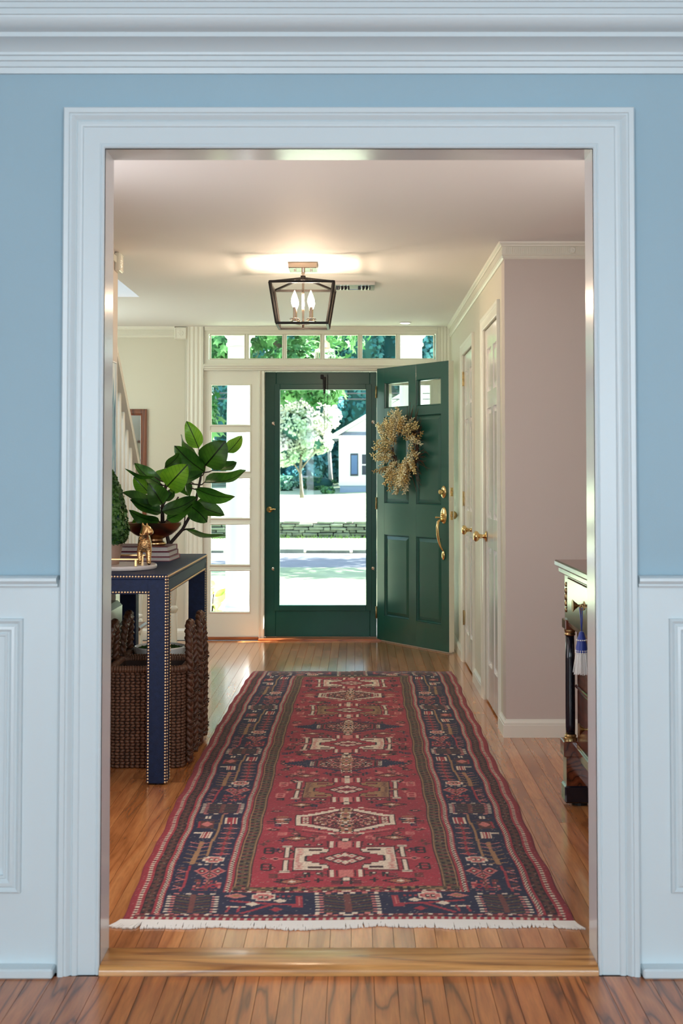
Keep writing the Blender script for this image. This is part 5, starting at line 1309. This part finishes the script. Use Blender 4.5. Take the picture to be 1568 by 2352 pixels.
column(.487, 'white porch column at the right of the transom')
trim(MB().box(-2.6,2.0,9.55,11.5,2.75,2.85).box(-2.6,2.0,11.06,11.34,2.55,2.75), M['white_ext'], 'white porch beam and ceiling outside the transom')
pd = thing('porch_pendant', 'porch pendant light with ribbed clear glass seen through the transom', 'lantern', (-.28, 10.6, 2.75))
MB().cyl((-.28,10.6,2.34),(-.28,10.6,2.75),.012,n=10).lathe([(.012,2.40),(.045,2.37),(.050,2.33),(.085,2.315),(.085,2.30),(0,2.30)], (-.28,10.6,0), 18).build('stem_cap', M['nickel'], pd, 40)
gl = MB(); 
vs = []; fs = []
for i, (r0, z) in enumerate(((.080,2.30),(.084,2.24),(.080,2.12),(.06,2.09))):
    for q in range(48): a = q*2*math.pi/48; rr_ = r0*(1+.06*(q % 2)); vs.append((-.28+rr_*math.cos(a),10.6+rr_*math.sin(a),z))
for i in range(3):
    for q in range(48): w = (q+1) % 48; fs.append((i*48+q, i*48+w, (i+1)*48+w, (i+1)*48+q))
gl.add(vs, fs).build('ribbed_glass', glass('ribbed_glass', (.86,.90,.88,1), 1.0), pd)

# ground: front lawn, road, verge, upper lawn rising to the woods
def gz(x, y):
    if y < 34.9: return -.62 + .07*(y-11.5)/12 if y < 23.5 else -.55
    return -.13 + (y-34.9)*(.022 + .0016*max(-2, min(4, x))) 
def strip(name, y0, y1, mat, label, cat, n=14, dz=0):
    m = MB(); xs = [-45+90*i/40 for i in range(41)]; ys = [y0+(y1-y0)*j/n for j in range(n+1)]; r = random.Random(int(y0*10))
    for y in ys:
        for x in xs: m.v.append((x, y, gz(x, y)+dz+r.uniform(-.012,.012)*(n > 1)))
    for j in range(n):
        for i in range(40): m.f.append((j*41+i, j*41+i+1, (j+1)*41+i+1, (j+1)*41+i))
    o = m.build(name, mat, None, True); return tag(o, label, cat, None, 'structure')
strip('ground_lawn', 11.4, 23.9, M['lawn'], 'front lawn between the porch and the road', 'lawn')
strip('road', 23.9, 28.5, M['asph'], 'asphalt road in dappled shade', 'road', 4, -.03)
strip('ground_verge', 28.5, 34.85, M['lawn'], 'grass verge between the road and the stone wall', 'lawn', 6)
strip('ground_upper', 34.95, 100, M['lawn'], 'upper lawn rising behind the stone wall', 'lawn', 30)
ku = thing('road_curb', 'broken dark stone curb along the far side of the road', 'curb', (-.5, 28.5, -.55)); r_ = random.Random(12); x = -8
while x < 7:
    w = r_.uniform(.4,1.1)
    if r_.random() < .72: MB().cbox(x,x+w*.95,28.42,28.56,-.60,-.50+r_.uniform(-.02,.03),.015).build('curb_stone', M['stone'], ku)
    x += w
sw = thing('stone_wall', 'low dry-laid grey fieldstone wall across the lawn beyond the road', 'wall', (-.5, 34.9, -.55))
MB().box(-6,5,34.78,35.3,-.62,-.17).build('wall_core', M['stoneback'], sw)
r_ = random.Random(17); z = -.57; row = 0
while z < -.13:
    h_ = r_.uniform(.062,.092); x = -6+r_.random()*.2
    while x < 5:
        w = r_.uniform(.14,.52); zz = z+r_.uniform(-.008,.008)
        if row < 5 or r_.random() < .75:
            o = MB(); y0 = 34.70+r_.uniform(-.03,.03); b = .016
            o.cbox(x,x+w-.016,y0,34.95,zz,zz+h_-.012,b)
            o.v = [(p[0]+r_.uniform(-.012,.012), p[1], p[2]+r_.uniform(-.010,.010)) for p in o.v]
            o.build('stone', M['stone'], sw)
        x += w
    z += h_; row += 1
gm = MB(); r_ = random.Random(6)
for i in range(900):
    x, y = r_.uniform(-6,5), r_.uniform(34.05,34.60); hh = r_.uniform(.05,.16); dx = r_.uniform(-.06,.06); gm.add([(x-.008,y,-.56),(x+.008,y,-.56),(x+dx,y+.02,-.55+hh)], [(0,1,2)])
tag(gm.build('grass_tuft', M['lawn2'], fix=False), 'long grass growing at the foot of the stone wall', 'grass', None, 'stuff')
# trees
def ellip_pts(r, c, rad, n, shell=.75, clump=0):
    pts, nrs = [], []
    cl = []
    for i in range(clump or 1):
        d = Vector((r.gauss(0,1), r.gauss(0,1), r.gauss(0,1))).normalized(); cl.append(d)
    while len(pts) < n:
        d = Vector((r.gauss(0,1), r.gauss(0,1), r.gauss(0,1))).normalized(); q = r.uniform(shell, 1.0)
        if clump:
            d = (cl[r.randrange(clump)] + d*.33).normalized(); q = r.uniform(shell, 1.08)
        p = Vector((c[0]+rad[0]*d.x*q, c[1]+rad[1]*d.y*q, c[2]+rad[2]*d.z*q)); pts.append(p); nrs.append((d.x+r.uniform(-.7,.7), d.y+r.uniform(-.7,.7), d.z+.4+r.uniform(-.7,.7)))
    return pts, nrs
def foliage(parent, blobs, size, n, mat, seed, core=.72, asp=.62, clump=26, name='foliage'):
    r = random.Random(seed); P_, N_ = [], []; cm = MB()
    for c, rad in blobs:
        a, b = ellip_pts(r, c, rad, n, .62, clump); P_ += a; N_ += b
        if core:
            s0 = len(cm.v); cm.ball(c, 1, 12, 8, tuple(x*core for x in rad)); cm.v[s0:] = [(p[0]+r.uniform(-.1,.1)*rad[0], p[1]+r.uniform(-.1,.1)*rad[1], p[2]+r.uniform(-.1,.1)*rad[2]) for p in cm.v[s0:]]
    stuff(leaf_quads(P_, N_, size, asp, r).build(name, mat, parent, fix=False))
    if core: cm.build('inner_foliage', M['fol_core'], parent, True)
# yard tree beyond the stone wall
yt = thing('yard_tree', 'pale leafy young tree on the sunlit lawn beyond the wall', 'tree', (-2.29, 51, .30))
MB().tube([(-2.27,51,.24),(-2.29,51,.6),(-2.34,51,1.3),(-2.3,51,2.0),(-2.1,51,3.2)], [.10,.070,.060,.055,.03], 8).tube([(-2.34,51,1.25),(-2.75,50.8,1.9),(-3.0,50.8,2.6)], [.035,.03,.02], 6).tube([(-2.33,51,1.4),(-1.85,50.8,2.0),(-1.4,50.8,2.7)], [.035,.03,.02], 6).build('trunk', M['bark'], yt, True)
foliage(yt, [((-2.55,51,3.1),(1.15,1.0,1.3)),((-1.65,50.8,3.7),(.95,.9,.85)),((-2.4,51,4.4),(1.1,1,.8)),((-3.1,50.8,2.2),(.75,.8,.65)),((-1.75,50.8,2.6),(.75,.8,.55))], .16, 3000, M['fol_y'], 41, .62, .5, 40)
# maple by the road, its low branches hanging into view
mp_ = thing('maple_tree', 'green maple with low branches hanging across the transom view', 'tree', (-7.6, 21.5, -.56))
MB().tube([(-7.6,21.5,-.62),(-7.5,21.5,1.5),(-7.2,21.5,3.2),(-6.6,21.6,5.5)], [.42,.34,.28,.16], 10).tube([(-7.3,21.5,2.6),(-5,21.2,4.0),(-2.5,21,4.3),(-.4,20.6,3.7)], [.2,.14,.09,.03], 8).tube([(-4.6,21.2,4.1),(-3.4,20.6,3.4),(-2.4,20.2,2.9)], [.08,.05,.02], 6).tube([(-3.4,20.6,3.4),(-2.8,20.4,2.8),(-2.6,20.4,1.8)], [.03,.02,.008], 5).tube([(-2.6,21,4.3),(-1.2,20.3,3.3),(-.6,20.1,2.7)], [.06,.04,.015], 6).build('trunk', M['bark'], mp_, True)
def maple_leaves(blobs, seed):
    r = random.Random(seed); m = MB()
    for c, rad, n in blobs:
        pts, nrs = ellip_pts(r, c, rad, n, .1, 0)
        for p, nn_ in zip(pts, nrs):
            nv = Vector(nn_).normalized(); t = nv.orthogonal(); t.rotate(Matrix.Rotation(r.random()*6.283,3,nv)); w = nv.cross(t); s = r.uniform(.055,.095); ring = []
            for k_ in range(10):
                a = k_*math.pi/5; q = s*((1.15 if k_ in (0,) else 1.0) if k_ % 2 == 0 else .46); ring.append(p+t*q*math.cos(a)+w*q*math.sin(a)-nv*(.02*(k_ % 2 == 0)))
            m.add(ring, [tuple(range(10))])
    return m
stuff(maple_leaves([((-3.6,21.4,4.6),(3.4,2.6,1.5),3600),((-.9,20.9,4.1),(1.5,1.6,1.0),1700),((-.95,20.2,2.95),(.75,.8,.5),800),((-2.3,20.3,3.3),(1.0,.9,.6),700),((-.55,20.0,2.62),(.38,.4,.28),260),((-1.2,20.1,2.62),(.40,.4,.22),190),((-2.62,20.4,2.15),(.42,.5,.85),620),((-3.2,20.4,3.0),(.8,.8,.9),700),((-6.5,21.5,4.6),(2.4,2.6,2.0),1500),((-2.5,24,5.6),(3.5,2.0,1.6),1500)], 51).build('foliage', M['fol_m'], mp_, fix=False))
m2_ = thing('maple_tree', 'roadside maple right of the view that shades the road', 'tree', (6.2, 27.2, -.56))
MB().tube([(6.2,29.6,-.62),(6.1,29.5,1.8),(5.6,28.4,4.0),(5.0,27.5,6.0)], [.34,.28,.2,.1], 10).build('trunk', M['bark'], m2_, True)
stuff(maple_leaves([((5.0,27.2,5.4),(3.7,2.8,1.5),4600),((3.4,25.2,5.0),(3.0,2.0,1.0),1900),((5.2,23.9,4.7),(3.3,1.3,.9),2000)], 57).build('foliage', M['fol_m'], m2_, fix=False))
# woods behind
wp_ = ['left edge of the front row','second from the left in the front row','left of the yard tree in the front row','behind the yard tree in the front row','behind the white house roof','right edge of the front row']
for row_ in (0, 1):
    for i in range(6):
        x = -9.6+3.35*i+(1.7 if row_ else 0); y = 71+6.5*row_; g = gz(x, y); hh = r_.uniform(.9,1.1)*(1 if not row_ else 1.25)
        t = thing('wood_tree', ('dark blue-green woodland tree, '+wp_[i]) if not row_ else 'taller dark woodland tree, '+wp_[i].replace('front','back'), 'tree', (x, y, g), 0, 'trees in the dark woods')
        MB().tube([(x,y,g-.2),(x+.1,y,g+2.5),(x-.1,y,g+6)], [.3,.24,.14], 8).build('trunk', M['bark'], t, True)
        foliage(t, [((x,y,g+4.4*hh),(1.40,2.2,4.2*hh)),((x+r_.uniform(-.15,.15),y-.3,g+8.6*hh),(1.2,1.9,3.0)),((x,y-.5,g+1.2),(1.38,1.8,1.5))], .30, 1700, M['fol_d'] if i % 2 else M['fol_d2'], 60+i+10*row_, .84, .6, 60)
bt = thing('birch_trunk', 'slim pale tree trunk rising at the edge of the woods', 'tree', (-1.50, 66, .9))
MB().tube([(-1.40,66,.7),(-1.44,66,1.6),(-1.52,66,2.8),(-1.60,66,4.6)], [.12,.10,.09,.06], 8).build('trunk', M['birch'], bt, True)
foliage(bt, [((-1.6,66,5.0),(.9,.8,1.0))], .2, 500, M['fol_d2'], 77, .6)
MB_l = MB().tube([(-2.9,64.2,1.08),(-2.3,64.2,1.02),(-1.55,64.2,.93)], [.05,.08,.07], 8)
tag(MB_l.build('fallen_log', M['birch'], None, True), 'pale fallen log lying in the grass below the woods', 'log')
for i, (x, y, rx_, rz_, mt, lb) in enumerate([(-3.55,62,.62,.42,'fol_s','pale blue-green shrub left of the yard tree'),(-2.95,65.6,.8,.7,'fol_d2','dark shrub behind the yard tree trunk'),(-1.9,63,.9,.40,'fol_m','bright green undergrowth below the fallen log'),(-4.6,63,.9,.8,'fol_d2','dark shrub at the left of the lawn'),(-1.35,57.3,.30,.18,'fol_m','small shrub at the corner of the white house')]):
    t = thing('shrub', lb, 'shrub', (x, y, gz(x,y)))
    foliage(t, [((x,y,gz(x,y)+rz_*.8),(rx_,.6,rz_))], .12, 900, M[mt], 90+i, .75)
# white house across the road
hx0, hx1, hy0, hy1 = -.86, 8.2, 58, 66; g = .42
hs_ = thing('white_house', 'white gabled house with slate blue shutters across the road', 'house', (3.6, 62, g))
MB().box(hx0+.05,hx1-.05,hy0+.05,hy1-.05,g-.6,g+.27).build('foundation', M['found'], hs_)
MB().box(hx0,hx1,hy0,hy1,g+.262,3.02).build('wall', M['white_ext'], hs_)
ap_ = (hx0+hx1)/2; rise_ = (ap_-hx0+.3)*.60
MB().prism([(hx0-.02,3.02),(hx1+.02,3.02),(ap_,3.02+(ap_-hx0)*.60)], hy0-.0,hy0+.15,'xz').build('gable', M['white_ext'], hs_)
for s in (-1, 1):
    e = hx0-.30 if s < 0 else hx1+.30
    MB().prism([(e,2.93),(e,3.05),(ap_,3.05+rise_),(ap_,2.93+rise_)], hy0-.35, hy1+.35, 'xz').build('roof', M['roof'], hs_)
    MB().prism([(e,2.86),(e,3.07),(ap_,3.07+rise_),(ap_,2.86+rise_)], hy0-.42, hy0-.34, 'xz').build('rake_board', M['white_ext'], hs_)
MB().cbox(hx0-.28,hx1+.28,hy0-.34,hy0+.02,2.88,3.02,.02).build('cornice', M['white_ext'], hs_)
MB().prism([(hy0-.34,3.02),(hy0,3.20),(hy0,3.02)], hx0+.15, hx1-.15, 'yz').build('pent_roof', M['roof'], hs_)
for wx in (.17, 2.6, 5.0):
    wq = MB().box(wx,wx+.80,hy0-.05,hy0+.02,1.13,2.19).build('window', M['white_ext'], hs_)
    for (a, b) in ((1.18,1.62),(1.68,2.14)):
        for c in (0, 1): MB().box(wx+.05+c*.36,wx+.05+c*.36+.33,hy0-.06,hy0-.045,a,b).build('pane', M['dark_ext'], wq)
    for sx in (wx-.49, wx+.83):
        sh_ = MB().cbox(sx,sx+.37,hy0-.06,hy0-.001,1.13,2.18,.01).build('shutter', M['dark_ext'], hs_)
        MB().box(sx+.045,sx+.325,hy0-.075,hy0-.055,1.22,2.10).build('shutter_panel', M['shutter'], sh_)
# utility wires
for (z, lb) in ((3.19,'upper utility wire across the view'),(3.05,'lower utility wire across the view')):
    wm = MB().tube([(-14+1.4*i,30,z+.012*(i-10)**2*.12) for i in range(21)], .013, 6)
    tag(wm.build('utility_wire', M['wirem'], None, True), lb, 'wire')
# big-leaved plant beside the porch
hp = thing('hosta_plant', 'leafy yellow-green plant outside the bottom sidelight pane', 'plant', (-1.42, 12.0, -.6)); r_ = random.Random(23)
MB().tube([(-1.42,12,-.62),(-1.40,12,-.1),(-1.38,12,.15)], [.012,.010,.006], 6).build('stem', M['stem'], hp, True)
for i in range(26):
    a = r_.random()*6.283; b = V(-1.41+r_.uniform(-.05,.05),12+r_.uniform(-.05,.05),-.25+r_.random()*.42); t = b+V(math.cos(a)*.20,math.sin(a)*.16,r_.uniform(-.06,.16))
    broad_leaf(hp, b, t, r_.uniform(.06,.10), r_.uniform(.5,1), 300+i, M['fern'])
